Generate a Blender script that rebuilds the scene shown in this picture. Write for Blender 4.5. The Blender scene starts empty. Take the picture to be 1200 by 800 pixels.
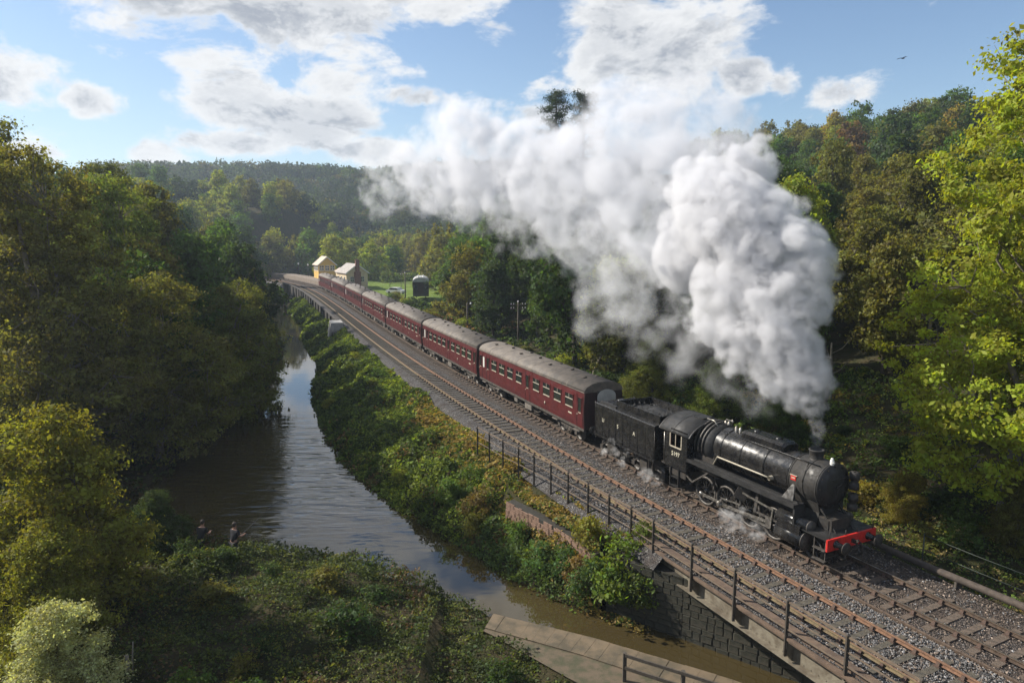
import bpy, math, random
import numpy as np
from mathutils import Vector, Matrix
R = math.radians
random.seed(7)
rng = np.random.default_rng(11)
sc = bpy.context.scene
COL = sc.collection

# ---------------------------------------------------------------- camera
cam_d = bpy.data.cameras.new('camera')
cam_d.sensor_width = 36.0
cam_d.lens = 24.36
cam_d.clip_start = 0.1
cam_d.clip_end = 6000
cam = bpy.data.objects.new('camera', cam_d)
cam.location = (0, 0, 12.18)
cam.rotation_euler = (R(90 - 8.69), 0, 0)
COL.objects.link(cam)
sc.camera = cam

# ---------------------------------------------------------------- sky, sun, exposure
SUN_AZ, SUN_EL = -73.0, 36.0          # degrees from +Y (negative = to the left), elevation
sun_d = bpy.data.lights.new('sun', 'SUN')
sun_d.energy = 5.0
sun_d.angle = R(0.6)
sun_d.color = (1.0, 0.93, 0.82)
sun = bpy.data.objects.new('sun', sun_d)
to_sun = Vector((math.sin(R(SUN_AZ)) * math.cos(R(SUN_EL)), math.cos(R(SUN_AZ)) * math.cos(R(SUN_EL)), math.sin(R(SUN_EL))))
sun.rotation_euler = to_sun.to_track_quat('Z', 'Y').to_euler()
sun.location = to_sun * 300
COL.objects.link(sun)

sc.view_settings.view_transform = 'Standard'
sc.view_settings.look = 'None'
sc.view_settings.exposure = 0.70
sc.view_settings.gamma = 1.0
sc.view_settings.use_curve_mapping = False
cy = sc.cycles
cy.use_denoising = True
cy.use_adaptive_sampling = True
cy.adaptive_threshold = 0.012
cy.max_bounces = 8
cy.diffuse_bounces = 4
cy.glossy_bounces = 3
cy.transmission_bounces = 4
cy.transparent_max_bounces = 8
cy.volume_bounces = 4
cy.volume_step_rate = 1.0
cy.volume_max_steps = 256


class NT:
    """small helper to write node trees"""
    def __init__(s, tree):
        s.t = tree
        s.n = tree.nodes
        s.l = tree.links

    def node(s, kind, **kw):
        n = s.n.new(kind)
        for k, v in kw.items():
            setattr(n, k, v)
        return n

    def set(s, sock, v):
        if isinstance(v, bpy.types.NodeSocket):
            s.l.new(v, sock)
        else:
            sock.default_value = v

    def m(s, op, a, b=None, c=None, clamp=False):
        n = s.node('ShaderNodeMath', operation=op, use_clamp=clamp)
        s.set(n.inputs[0], a)
        if b is not None:
            s.set(n.inputs[1], b)
        if c is not None:
            s.set(n.inputs[2], c)
        return n.outputs[0]

    def mix(s, fac, a, b, kind='RGBA', blend='MIX'):
        n = s.node('ShaderNodeMix', data_type=kind)
        if kind == 'RGBA':
            n.blend_type = blend
            s.set(n.inputs[0], fac); s.set(n.inputs[6], a); s.set(n.inputs[7], b)
            return n.outputs[2]
        s.set(n.inputs[0], fac); s.set(n.inputs[2], a); s.set(n.inputs[3], b)
        return n.outputs[0]

    def noise(s, vec, scale, detail=4, rough=0.55, dist=0.0, out=0):
        n = s.node('ShaderNodeTexNoise')
        if vec is not None:
            s.l.new(vec, n.inputs['Vector'])
        n.inputs['Scale'].default_value = scale
        n.inputs['Detail'].default_value = detail
        n.inputs['Roughness'].default_value = rough
        n.inputs['Distortion'].default_value = dist
        return n.outputs[out]

    def smooth(s, v, a, b, lo=0.0, hi=1.0):
        n = s.node('ShaderNodeMapRange', interpolation_type='SMOOTHSTEP')
        s.set(n.inputs[0], v)
        n.inputs[1].default_value = a; n.inputs[2].default_value = b
        n.inputs[3].default_value = lo; n.inputs[4].default_value = hi
        return n.outputs[0]


def build_world():
    w = bpy.data.worlds.new('World')
    sc.world = w
    w.use_nodes = True
    t = NT(w.node_tree)
    t.n.clear()
    out = t.node('ShaderNodeOutputWorld')
    bg = t.node('ShaderNodeBackground')
    bg.inputs[1].default_value = 0.088
    sky = t.node('ShaderNodeTexSky', sky_type='NISHITA')
    sky.sun_disc = False
    sky.sun_elevation = R(SUN_EL)
    sky.sun_rotation = R(SUN_AZ)
    sky.air_density = 1.0
    sky.dust_density = 0.25
    sky.ozone_density = 3.0
    tc = t.node('ShaderNodeTexCoord')
    d = tc.outputs['Generated']
    sep = t.node('ShaderNodeSeparateXYZ')
    t.l.new(d, sep.inputs[0])
    x, y, z = sep.outputs
    az = t.m('ARCTAN2', x, y)
    el = t.m('ARCSINE', z)
    # cumulus banks: azimuth, elevation, half-widths (radians), weight
    clouds = [(-0.46, 0.285, 0.17, 0.06, 1.05), (-0.27, 0.285, 0.17, 0.065, 1.1), (-0.13, 0.305, 0.12, 0.045, 0.9), (-0.38, 0.225, 0.10, 0.04, 0.8), (-0.25, 0.20, 0.08, 0.05, 0.75),
              (-0.36, 0.175, 0.07, 0.06, 0.9), (-0.28, 0.150, 0.11, 0.045, 1.15), (-0.37, 0.118, 0.09, 0.020, 1.05), (-0.20, 0.118, 0.07, 0.020, 1.05),
              (-0.66, 0.180, 0.11, 0.040, 1.05), (-0.53, 0.160, 0.035, 0.018, 0.95), (-0.13, 0.185, 0.07, 0.016, 0.85),
              (0.14, 0.28, 0.095, 0.09, 1.2), (0.20, 0.235, 0.11, 0.06, 1.05), (0.05, 0.16, 0.08, 0.022, 0.8),
              (0.315, 0.205, 0.05, 0.035, 1.1), (0.36, 0.195, 0.03, 0.03, 1.0), (0.425, 0.175, 0.05, 0.024, 1.05), (-0.33, 0.40, 0.20, 0.07, 1.15), (-0.02, 0.265, 0.045, 0.02, 0.75), (-0.03, 0.23, 0.03, 0.014, 0.6),
              (0.60, 0.295, 0.06, 0.018, 0.75), (0.47, 0.32, 0.06, 0.012, 0.6), (0.03, 0.20, 0.03, 0.02, 0.5), (-0.40, 0.205, 0.03, 0.012, 0.6),
              (-0.60, 0.095, 0.06, 0.022, 0.9), (-0.47, 0.105, 0.045, 0.022, 0.95), (0.53, 0.30, 0.05, 0.02, .9)]
    tot = None
    for a, e, sa, se, wt in clouds:
        u = t.m('MULTIPLY', t.m('SUBTRACT', az, a), 1 / sa)
        v = t.m('MULTIPLY', t.m('SUBTRACT', el, e), 1 / se)
        q = t.m('ADD', t.m('MULTIPLY', u, u), t.m('MULTIPLY', v, v))
        g = t.m('MULTIPLY', t.m('POWER', 2.718, t.m('MULTIPLY', q, -0.8)), wt)
        tot = g if tot is None else t.m('MAXIMUM', tot, g)
    # clouds over the rest of the sky, away from the view
    far = t.m('MAXIMUM', t.smooth(t.m('ABSOLUTE', az), 0.72, 0.95), t.smooth(el, 0.36, 0.5))
    gen = t.smooth(t.noise(d, 3.0, 3, 0.5), 0.40, 0.60)
    tot = t.m('MAXIMUM', tot, t.m('MULTIPLY', gen, far))
    mp = t.node('ShaderNodeMapping')
    mp.inputs['Scale'].default_value = (1, 1, 1.9)
    t.l.new(d, mp.inputs[0])
    n1 = t.noise(mp.outputs[0], 8.0, 10, 0.62, 0.25)
    n2 = t.noise(mp.outputs[0], 30.0, 6, 0.62)
    sh = t.node('ShaderNodeVectorMath', operation='ADD')
    t.l.new(mp.outputs[0], sh.inputs[0])
    sh.inputs[1].default_value = (-0.020, 0.004, 0.034)          # a step towards the sun
    n1s = t.noise(sh.outputs[0], 8.0, 10, 0.62, 0.25)
    dens = t.m('ADD', tot, t.m('MULTIPLY', t.m('SUBTRACT', n1, 0.50), 2.5))
    dens = t.m('ADD', dens, t.m('MULTIPLY', t.m('SUBTRACT', n2, 0.5), 0.55))
    cover = t.smooth(dens, 0.42, 0.84)
    core = t.smooth(dens, 0.62, 1.35)
    lit = t.smooth(t.m('SUBTRACT', n1s, n1), -0.06, 0.07)        # 1 = shaded side
    core = t.m('ADD', t.m('MULTIPLY', core, 0.50), t.m('MULTIPLY', t.m('MULTIPLY', lit, t.smooth(dens, 0.5, 0.95)), 0.6), clamp=True)
    ccol = t.mix(core, (6.7, 6.75, 6.8, 1), (2.8, 3.05, 3.5, 1))
    # thin milky veil, stronger low down and on the sun's side
    veil = t.m('MULTIPLY', t.smooth(el, 0.45, 0.0), t.smooth(az, 0.45, -0.9, 0.04, 0.45))
    base = t.mix(veil, sky.outputs[0], (4.0, 4.8, 5.6, 1))
    col = t.mix(cover, base, ccol)
    t.l.new(col, bg.inputs[0])
    t.l.new(bg.outputs[0], out.inputs[0])


build_world()


# ---------------------------------------------------------------- materials
MATS = {}


def mat(name, col, rough=0.7, metal=0.0, var=0.25, scale=6.0, col2=None, bump=0.0, bscale=40.0, spec=0.5, emit=None):
    """plain procedural material: two tones mixed by noise, optional fine bump"""
    if name in MATS:
        return MATS[name]
    m = bpy.data.materials.new(name)
    m.use_nodes = True
    t = NT(m.node_tree)
    b = t.n['Principled BSDF']
    tc = t.node('ShaderNodeTexCoord').outputs['Object']
    if col2 is None:
        col2 = tuple(c * (1 - var) for c in col)
    f = t.smooth(t.noise(tc, scale, 6, 0.62), 0.36, 0.66)
    t.l.new(t.mix(f, (*col, 1), (*col2, 1)), b.inputs['Base Color'])
    b.inputs['Roughness'].default_value = rough
    b.inputs['Metallic'].default_value = metal
    b.inputs['Specular IOR Level'].default_value = spec
    if rough < 0.6:
        t.l.new(t.smooth(t.noise(tc, scale * 1.7, 5), 0.3, 0.7, rough * 0.8, min(1, rough * 1.5)), b.inputs['Roughness'])
    if bump:
        bp = t.node('ShaderNodeBump')
        bp.inputs['Strength'].default_value = bump
        bp.inputs['Distance'].default_value = 0.05
        t.l.new(t.noise(tc, bscale, 5), bp.inputs['Height'])
        t.l.new(bp.outputs[0], b.inputs['Normal'])
    MATS[name] = m
    return m


def leaf_mat(name, attr=None, trans=0.54, gloss=0.015):
    """foliage: colour from the object (trees) or from the leaf's own colour (ground plants)"""
    m = bpy.data.materials.new(name)
    m.use_nodes = True
    t = NT(m.node_tree)
    t.n.clear()
    out = t.node('ShaderNodeOutputMaterial')
    if attr:
        a = t.node('ShaderNodeAttribute', attribute_name=attr)
        col = a.outputs['Color']
    else:
        oi = t.node('ShaderNodeObjectInfo')
        a = t.node('ShaderNodeAttribute', attribute_name='rnd')
        hs = t.node('ShaderNodeHueSaturation')
        t.l.new(oi.outputs['Color'], hs.inputs['Color'])
        t.l.new(t.smooth(a.outputs['Fac'], 0, 1, 0.475, 0.53), hs.inputs['Hue'])
        vv = t.m('ADD', t.m('MULTIPLY', a.outputs['Fac'], 1.25), 0.38)
        t.l.new(vv, hs.inputs['Value'])
        col = hs.outputs[0]
    df = t.node('ShaderNodeBsdfDiffuse')
    tr = t.node('ShaderNodeBsdfTranslucent')
    gl = t.node('ShaderNodeBsdfGlossy')
    gl.inputs['Roughness'].default_value = 0.6
    t.l.new(col, df.inputs[0])
    tcol = t.mix(1.0, col, (1.35, 1.25, 0.55, 1), blend='MULTIPLY')
    t.l.new(tcol, tr.inputs[0])
    m1 = t.node('ShaderNodeMixShader'); m1.inputs[0].default_value = trans
    t.l.new(df.outputs[0], m1.inputs[1]); t.l.new(tr.outputs[0], m1.inputs[2])
    m2 = t.node('ShaderNodeMixShader'); m2.inputs[0].default_value = gloss
    t.l.new(m1.outputs[0], m2.inputs[1]); t.l.new(gl.outputs[0], m2.inputs[2])
    t.l.new(m2.outputs[0], out.inputs[0])
    MATS[name] = m
    return m


leaf_mat('leaf')
leaf_mat('plant', 'col', 0.44, 0.015)
mat('bark', (0.075, 0.06, 0.045), 0.95, var=0.5, scale=5, bump=0.6, bscale=12)
mat('bark_pale', (0.20, 0.17, 0.125), 0.9, var=0.45, scale=4, bump=0.5, bscale=10)
mat('loco_black', (0.009, 0.009, 0.010), 0.22, var=0.3, col2=(0.022, 0.021, 0.020), scale=3)
mat('smokebox_black', (0.016, 0.015, 0.014), 0.58, col2=(0.026, 0.023, 0.020), scale=4)
mat('roof_black', (0.013, 0.013, 0.013), 0.5, col2=(0.022, 0.021, 0.021), scale=2.5)
mat('dark_iron', (0.016, 0.015, 0.014), 0.7, col2=(0.045, 0.036, 0.028), scale=8)
mat('bright_steel', (0.42, 0.40, 0.37), 0.38, metal=0.9, col2=(0.20, 0.18, 0.15), scale=9)
mat('wheel_steel', (0.11, 0.10, 0.09), 0.5, metal=0.3, col2=(0.05, 0.045, 0.04), scale=9)
mat('beam_red', (0.55, 0.018, 0.014), 0.45, col2=(0.40, 0.02, 0.015), scale=5)
mat('white_paint', (0.75, 0.74, 0.70), 0.5, var=0.15)
mat('letter_cream', (0.62, 0.58, 0.45), 0.6, var=0.2)
mat('coal', (0.012, 0.012, 0.013), 0.55, var=0.5, scale=20, bump=0.5)
mat('maroon', (0.090, 0.015, 0.016), 0.34, col2=(0.062, 0.012, 0.013), scale=2.2)
mat('coach_roof', (0.145, 0.122, 0.100), 0.7, col2=(0.085, 0.074, 0.064), scale=1.6, bump=0.1, bscale=8)
mat('coach_end', (0.035, 0.012, 0.012), 0.6, col2=(0.02, 0.012, 0.01), scale=4)
mat('underframe', (0.030, 0.026, 0.023), 0.85, col2=(0.075, 0.062, 0.05), scale=5)
mat('box_grey', (0.16, 0.14, 0.12), 0.8, col2=(0.09, 0.08, 0.07), scale=5)
mat('glass_dark', (0.018, 0.022, 0.024), 0.09, var=0.3, spec=0.9)
mat('frosted', (0.62, 0.62, 0.58), 0.3, var=0.1)
mat('cream_trim', (0.40, 0.36, 0.28), 0.5, var=0.2)
mat('rail_rust', (0.20, 0.11, 0.062), 0.8, col2=(0.12, 0.065, 0.042), scale=9, bump=0.2)
mat('rail_moss', (0.175, 0.135, 0.07), 0.8, col2=(0.10, 0.07, 0.042), scale=7, bump=0.2)
mat('rail_worn', (0.12, 0.085, 0.06), 0.5, metal=0.3, col2=(0.07, 0.05, 0.038), scale=9)
mat('rail_head', (0.40, 0.37, 0.34), 0.30, metal=0.85, col2=(0.24, 0.20, 0.17), scale=14)
mat('sleeper', (0.090, 0.078, 0.058), 0.95, col2=(0.050, 0.045, 0.036), scale=7, bump=0.5, bscale=30)
mat('sleeper_dirty', (0.12, 0.09, 0.068), 0.95, col2=(0.07, 0.055, 0.042), scale=7, bump=0.5, bscale=30)
mat('chair_iron', (0.075, 0.042, 0.028), 0.85, col2=(0.035, 0.024, 0.018), scale=20)
mat('railing_black', (0.026, 0.024, 0.022), 0.75, col2=(0.06, 0.045, 0.03), scale=12)
mat('railing_rust', (0.15, 0.11, 0.075), 0.8, col2=(0.10, 0.075, 0.055), scale=6)
mat('girder_paint', (0.17, 0.15, 0.112), 0.85, col2=(0.09, 0.072, 0.05), scale=2.2, bump=0.3, bscale=14)
mat('girder_rust', (0.135, 0.092, 0.063), 0.9, col2=(0.08, 0.055, 0.04), scale=3, bump=0.3)
mat('stone_dark', (0.052, 0.046, 0.032), 0.95, col2=(0.022, 0.024, 0.016), scale=1.3, bump=0.6, bscale=14)  # stone colour darkened to stand for the shade under the girder bridge
mat('stone_red', (0.24, 0.15, 0.105), 0.95, col2=(0.15, 0.095, 0.07), scale=3, bump=0.6, bscale=14)
mat('mortar', (0.032, 0.029, 0.022), 0.95, var=0.4, bump=0.4)
mat('coping_stone', (0.150, 0.112, 0.070), 0.9, col2=(0.075, 0.062, 0.040), scale=1.2, bump=0.4, bscale=16)
mat('path_dirt', (0.12, 0.09, 0.06), 0.95, col2=(0.06, 0.06, 0.032), scale=2, bump=0.5)
mat('concrete', (0.36, 0.35, 0.33), 0.9, col2=(0.25, 0.245, 0.235), scale=1.5, bump=0.3)
mat('wood_rail', (0.075, 0.062, 0.048), 0.85, col2=(0.045, 0.038, 0.03), scale=9, bump=0.4)
mat('wood_post', (0.27, 0.235, 0.19), 0.9, col2=(0.17, 0.15, 0.12), scale=9, bump=0.5)
mat('pole_wood', (0.11, 0.09, 0.065), 0.9, col2=(0.07, 0.058, 0.045), scale=6, bump=0.4)
mat('box_yellow', (0.66, 0.44, 0.12), 0.7, col2=(0.56, 0.36, 0.09), scale=4)
mat('house_cream', (0.60, 0.50, 0.33), 0.8, col2=(0.50, 0.40, 0.26), scale=2)
mat('brick_dark', (0.20, 0.085, 0.06), 0.9, col2=(0.13, 0.06, 0.045), scale=3)
mat('slate', (0.33, 0.30, 0.275), 0.7, col2=(0.24, 0.215, 0.20), scale=2)
mat('slate_warm', (0.48, 0.40, 0.32), 0.7, col2=(0.38, 0.30, 0.24), scale=2)
mat('platform_stone', (0.22, 0.175, 0.14), 0.9, col2=(0.16, 0.13, 0.10), scale=2)
mat('van_grey', (0.40, 0.40, 0.385), 0.6, col2=(0.30, 0.30, 0.29), scale=2)
mat('van_dark', (0.035, 0.028, 0.024), 0.7, var=0.4)
mat('car_white', (0.55, 0.55, 0.56), 0.3, var=0.06)
mat('tyre', (0.02, 0.02, 0.02), 0.85)
mat('skin', (0.30, 0.165, 0.115), 0.6, var=0.12)
mat('cloth_navy', (0.008, 0.009, 0.016), 0.9, var=0.3)
mat('cloth_black', (0.012, 0.012, 0.013), 0.9, var=0.3)
mat('hair', (0.03, 0.022, 0.016), 0.8)
mat('rod_carbon', (0.02, 0.02, 0.022), 0.4)
mat('bird_dark', (0.02, 0.02, 0.022), 0.8)
mat('green_paint', (0.035, 0.045, 0.032), 0.7, var=0.4)
mat('pipe_rust', (0.075, 0.057, 0.045), 0.85, col2=(0.045, 0.035, 0.028), scale=4, bump=0.2)


def ballast_mat(name, c1, c2, c3, dirt, dirt_amt):
    m = bpy.data.materials.new(name)
    m.use_nodes = True
    t = NT(m.node_tree)
    b = t.n['Principled BSDF']
    tc = t.node('ShaderNodeTexCoord').outputs['Object']
    vo = t.node('ShaderNodeTexVoronoi')
    vo.inputs['Scale'].default_value = 17.0
    t.l.new(tc, vo.inputs['Vector'])
    sp = t.node('ShaderNodeSeparateColor')
    t.l.new(vo.outputs['Color'], sp.inputs[0])
    k = t.mix(t.smooth(sp.outputs[0], 0.2, 0.8), (*c1, 1), (*c2, 1))
    k = t.mix(t.smooth(sp.outputs[1], 0.70, 0.95), k, (*c3, 1))
    dn = t.smooth(t.noise(tc, 0.9, 5, 0.65), 0.62 - dirt_amt, 0.75 - dirt_amt * 0.5)
    k = t.mix(dn, k, (*dirt, 1))
    gap = t.smooth(vo.outputs['Distance'], 0.35, 0.62, 1.0, 0.35)
    k = t.mix(1.0, k, gap, blend='MULTIPLY')
    t.l.new(k, b.inputs['Base Color'])
    b.inputs['Roughness'].default_value = 0.9
    bp = t.node('ShaderNodeBump')
    bp.inputs['Strength'].default_value = 1.0
    bp.inputs['Distance'].default_value = 0.06
    t.l.new(t.m('MULTIPLY', vo.outputs['Distance'], -1.0), bp.inputs['Height'])
    t.l.new(bp.outputs[0], b.inputs['Normal'])
    MATS[name] = m


ballast_mat('ballast_grey', (0.050, 0.046, 0.046), (0.095, 0.087, 0.084), (0.22, 0.21, 0.20), (0.056, 0.042, 0.034), 0.16)
ballast_mat('ballast_brown', (0.058, 0.048, 0.042), (0.098, 0.078, 0.067), (0.20, 0.17, 0.15), (0.086, 0.062, 0.047), 0.24)


def terrain_mat():
    m = bpy.data.materials.new('earth')
    m.use_nodes = True
    t = NT(m.node_tree)
    b = t.n['Principled BSDF']
    tc = t.node('ShaderNodeTexCoord').outputs['Object']
    a = t.node('ShaderNodeAttribute', attribute_name='grass')
    f = t.smooth(t.noise(tc, 0.7, 6, 0.65), 0.35, 0.65)
    soil = t.mix(f, (0.035, 0.040, 0.016, 1), (0.065, 0.052, 0.030, 1))
    g = t.mix(t.smooth(t.noise(tc, 0.35, 5), 0.35, 0.65), (0.10, 0.155, 0.025, 1), (0.15, 0.20, 0.045, 1))
    t.l.new(t.mix(a.outputs['Fac'], soil, g), b.inputs['Base Color'])
    b.inputs['Roughness'].default_value = 1.0
    b.inputs['Specular IOR Level'].default_value = 0.1
    bp = t.node('ShaderNodeBump')
    bp.inputs['Strength'].default_value = 0.8
    bp.inputs['Distance'].default_value = 0.3
    t.l.new(t.noise(tc, 3.0, 6, 0.7), bp.inputs['Height'])
    t.l.new(bp.outputs[0], b.inputs['Normal'])
    MATS['earth'] = m


def water_mat():
    m = bpy.data.materials.new('water')
    m.use_nodes = True
    t = NT(m.node_tree)
    b = t.n['Principled BSDF']
    tc = t.node('ShaderNodeTexCoord').outputs['Object']
    b.inputs['Base Color'].default_value = (0.050, 0.038, 0.016, 1)
    b.inputs['Roughness'].default_value = 0.02
    b.inputs['IOR'].default_value = 1.5
    b.inputs['Specular IOR Level'].default_value = 0.9
    mp = t.node('ShaderNodeMapping')
    mp.inputs['Rotation'].default_value = (0, 0, R(-6))
    mp.inputs['Scale'].default_value = (0.35, 1.5, 1)
    t.l.new(tc, mp.inputs[0])
    r1 = t.noise(mp.outputs[0], 0.9, 2, 0.5, 0.8)
    r2 = t.noise(tc, 6.0, 3, 0.5)
    # breeze patch out on the open pool, calm towards the bridge
    ds = t.node('ShaderNodeVectorMath', operation='DISTANCE')
    t.l.new(tc, ds.inputs[0])
    ds.inputs[1].default_value = (-13.0, 45.0, 0.0)
    amp = t.smooth(ds.outputs['Value'], 17.0, 5.0, 0.03, 1.0)
    h = t.m('ADD', t.m('MULTIPLY', r1, 1.0), t.m('MULTIPLY', r2, 0.015))
    bp = t.node('ShaderNodeBump')
    bp.inputs['Distance'].default_value = 0.14
    t.l.new(t.m('MULTIPLY', amp, 0.7), bp.inputs['Strength'])
    t.l.new(h, bp.inputs['Height'])
    t.l.new(bp.outputs[0], b.inputs['Normal'])
    MATS['water'] = m


terrain_mat()
water_mat()


# ---------------------------------------------------------------- mesh helpers
class MB:
    """collects shapes and links them as ONE mesh object"""
    def __init__(s):
        s.v = []
        s.f = []
        s.sm = []

    def add(s, vs, fs, smooth=False):
        o = len(s.v)
        s.v += [tuple(p) for p in vs]
        for f in fs:
            s.f.append([i + o for i in f])
            s.sm.append(smooth)
        return s

    def box(s, x0, x1, y0, y1, z0, z1):
        return s.add([(x0, y0, z0), (x1, y0, z0), (x1, y1, z0), (x0, y1, z0), (x0, y0, z1), (x1, y0, z1), (x1, y1, z1), (x0, y1, z1)],
                     [(0, 3, 2, 1), (4, 5, 6, 7), (0, 1, 5, 4), (1, 2, 6, 5), (2, 3, 7, 6), (3, 0, 4, 7)])

    def bar(s, p, q, w, h=None, up=(0, 0, 1)):
        """rectangular bar from p to q"""
        h = h or w
        p, q = Vector(p), Vector(q)
        d = (q - p).normalized()
        a = d.cross(Vector(up))
        if a.length < 1e-4:
            a = d.cross(Vector((1, 0, 0)))
        a.normalize()
        b = a.cross(d)
        vs = []
        for c in (p, q):
            for i, j in ((-1, -1), (1, -1), (1, 1), (-1, 1)):
                vs.append(c + a * (i * w / 2) + b * (j * h / 2))
        return s.add(vs, [(0, 1, 2, 3), (7, 6, 5, 4), (0, 4, 5, 1), (1, 5, 6, 2), (2, 6, 7, 3), (3, 7, 4, 0)])

    def cyl(s, p, q, r0, r1=None, n=16, caps=True, smooth=True):
        return s.tube([p, q], [r0, r0 if r1 is None else r1], n, caps, smooth)

    def tube(s, pts, rs, n=8, caps=True, smooth=True):
        pts = [Vector(p) for p in pts]
        if not hasattr(rs, '__len__'):
            rs = [rs] * len(pts)
        vs, fs = [], []
        ref = None
        for i, p in enumerate(pts):
            d = (pts[min(i + 1, len(pts) - 1)] - pts[max(i - 1, 0)]).normalized()
            if ref is None:
                ref = d.cross(Vector((0, 0, 1)))
                if ref.length < 1e-3:
                    ref = d.cross(Vector((1, 0, 0)))
            a = (ref - d * ref.dot(d)).normalized()
            ref = a
            b = d.cross(a)
            for k in range(n):
                t = 2 * math.pi * k / n
                vs.append(p + (a * math.cos(t) + b * math.sin(t)) * rs[i])
        for i in range(len(pts) - 1):
            for k in range(n):
                k2 = (k + 1) % n
                fs.append((i * n + k, i * n + k2, (i + 1) * n + k2, (i + 1) * n + k))
        s.add(vs, fs, smooth)
        if caps:
            o = len(s.v) - len(vs)
            s.f.append([o + k for k in range(n)][::-1]); s.sm.append(False)
            s.f.append([o + (len(pts) - 1) * n + k for k in range(n)]); s.sm.append(False)
        return s

    def lathe(s, prof, origin, axis='x', n=24):
        """prof: (along, radius) pairs, spun about an axis"""
        o = Vector(origin)
        vs, fs = [], []
        for a, r in prof:
            for k in range(n):
                t = 2 * math.pi * k / n
                c, d = r * math.cos(t), r * math.sin(t)
                vs.append(o + (Vector((a, c, d)) if axis == 'x' else Vector((c, a, d)) if axis == 'y' else Vector((c, d, a))))
        for i in range(len(prof) - 1):
            for k in range(n):
                k2 = (k + 1) % n
                fs.append((i * n + k, i * n + k2, (i + 1) * n + k2, (i + 1) * n + k))
        return s.add(vs, fs, True)

    def extrude(s, prof, x0, x1, smooth=False, caps=True):
        """closed (y,z) profile swept along x"""
        n = len(prof)
        vs = [(x0, a, b) for a, b in prof] + [(x1, a, b) for a, b in prof]
        fs = [(k, (k + 1) % n, n + (k + 1) % n, n + k) for k in range(n)]
        s.add(vs, fs, smooth)
        if caps:
            o = len(s.v) - 2 * n
            s.f.append([o + k for k in range(n)][::-1]); s.sm.append(False)
            s.f.append([o + n + k for k in range(n)]); s.sm.append(False)
        return s

    def mesh(s, name, m):
        me = bpy.data.meshes.new(name)
        me.from_pydata(s.v, [], s.f)
        me.polygons.foreach_set('use_smooth', s.sm)
        if m:
            me.materials.append(MATS[m])
        me.validate()
        me.update()
        return me

    def build(s, name, m, parent=None):
        o = bpy.data.objects.new(name, s.mesh(name, m))
        COL.objects.link(o)
        o.parent = parent
        return o


def obj(name, me, parent=None, loc=(0, 0, 0), rz=0.0, scale=None):
    o = bpy.data.objects.new(name, me)
    COL.objects.link(o)
    o.parent = parent
    o.location = loc
    o.rotation_euler = (0, 0, rz)
    if scale:
        o.scale = scale if hasattr(scale, '__len__') else (scale,) * 3
    return o


def tag(o, label=None, cat=None, group=None, kind=None):
    if label: o['label'] = label
    if cat: o['category'] = cat
    if group: o['group'] = group
    if kind: o['kind'] = kind
    return o


def thing(name, label, cat, loc=(0, 0, 0), rz=0.0, group=None):
    return tag(obj(name, None, None, loc, rz), label, cat, group)


def dup(o, parent=None):
    c = o.copy()
    COL.objects.link(c)
    c.parent = parent
    for ch in list(o.children):
        dup(ch, c)
    return c


def quads_mesh(name, V, m, attrs=None, nper=4, smooth=False):
    """V: (N, nper, 3) array of separate polygons"""
    n = len(V)
    me = bpy.data.meshes.new(name)
    me.vertices.add(n * nper)
    me.vertices.foreach_set('co', np.ascontiguousarray(V, dtype=np.float32).ravel())
    me.loops.add(n * nper)
    me.loops.foreach_set('vertex_index', np.arange(n * nper, dtype=np.int32))
    me.polygons.add(n)
    me.polygons.foreach_set('loop_start', np.arange(0, n * nper, nper, dtype=np.int32))
    me.polygons.foreach_set('loop_total', np.full(n, nper, dtype=np.int32))
    for k, (kind, arr) in (attrs or {}).items():
        a = me.attributes.new(k, kind, 'FACE')
        a.data.foreach_set('color' if 'COLOR' in kind else 'value', np.ascontiguousarray(arr, dtype=np.float32).ravel())
    me.materials.append(MATS[m])
    me.update()
    return me


def unit(a):
    return a / np.maximum(np.linalg.norm(a, axis=-1, keepdims=True), 1e-9)


def leaf_quads(C, size, nrm, r, aspect=0.62):
    """kite-shaped leaves at points C with preferred normals nrm"""
    n = len(C)
    nn = unit(nrm + r.normal(0, 0.75, (n, 3)))
    a = unit(np.cross(nn, r.normal(0, 1, (n, 3))))
    b = np.cross(nn, a)
    s = (size * np.clip(r.lognormal(-.08, .38, n), .4, 2.0))[:, None]
    V = np.empty((n, 4, 3))
    V[:, 0] = C - a * s * 0.5
    V[:, 1] = C + b * s * 0.5 * aspect + nn * s * 0.08
    V[:, 2] = C + a * s * 0.5
    V[:, 3] = C - b * s * 0.5 * aspect + nn * s * 0.08
    return V


def vnoise(x, y, seed=0):
    """smooth 2-D value noise in 0..1"""
    xi, yi = np.floor(x), np.floor(y)
    fx, fy = x - xi, y - yi
    fx = fx * fx * (3 - 2 * fx); fy = fy * fy * (3 - 2 * fy)

    def h(a, b):
        v = np.sin(a * 127.1 + b * 311.7 + seed * 74.7) * 43758.5453
        return v - np.floor(v)
    return (h(xi, yi) * (1 - fx) + h(xi + 1, yi) * fx) * (1 - fy) + (h(xi, yi + 1) * (1 - fx) + h(xi + 1, yi + 1) * fx) * fy


def fbm(x, y, seed=0, octv=4):
    s, a, t = 0, 0.5, 0
    for i in range(octv):
        s = s + a * vnoise(x, y, seed + i * 13); t += a
        x, y, a = x * 2.03, y * 2.03, a * 0.5
    return s / t


def sstep(a, b, v):
    t = np.clip((v - a) / (b - a), 0, 1)
    return t * t * (3 - 2 * t)


# ---------------------------------------------------------------- the line: centre of the train's track as x(y), rails at z = 0
PA = (-5.63361104e-06, 1.76540454e-03, -5.68210661e-01, 2.54625967e+01)


def Ax(y):
    y = np.asarray(y, float)
    v = np.polyval(PA, y)
    return v - np.where(y > 150, 0.0017 * (y - 150) ** 2, 0)


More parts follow.
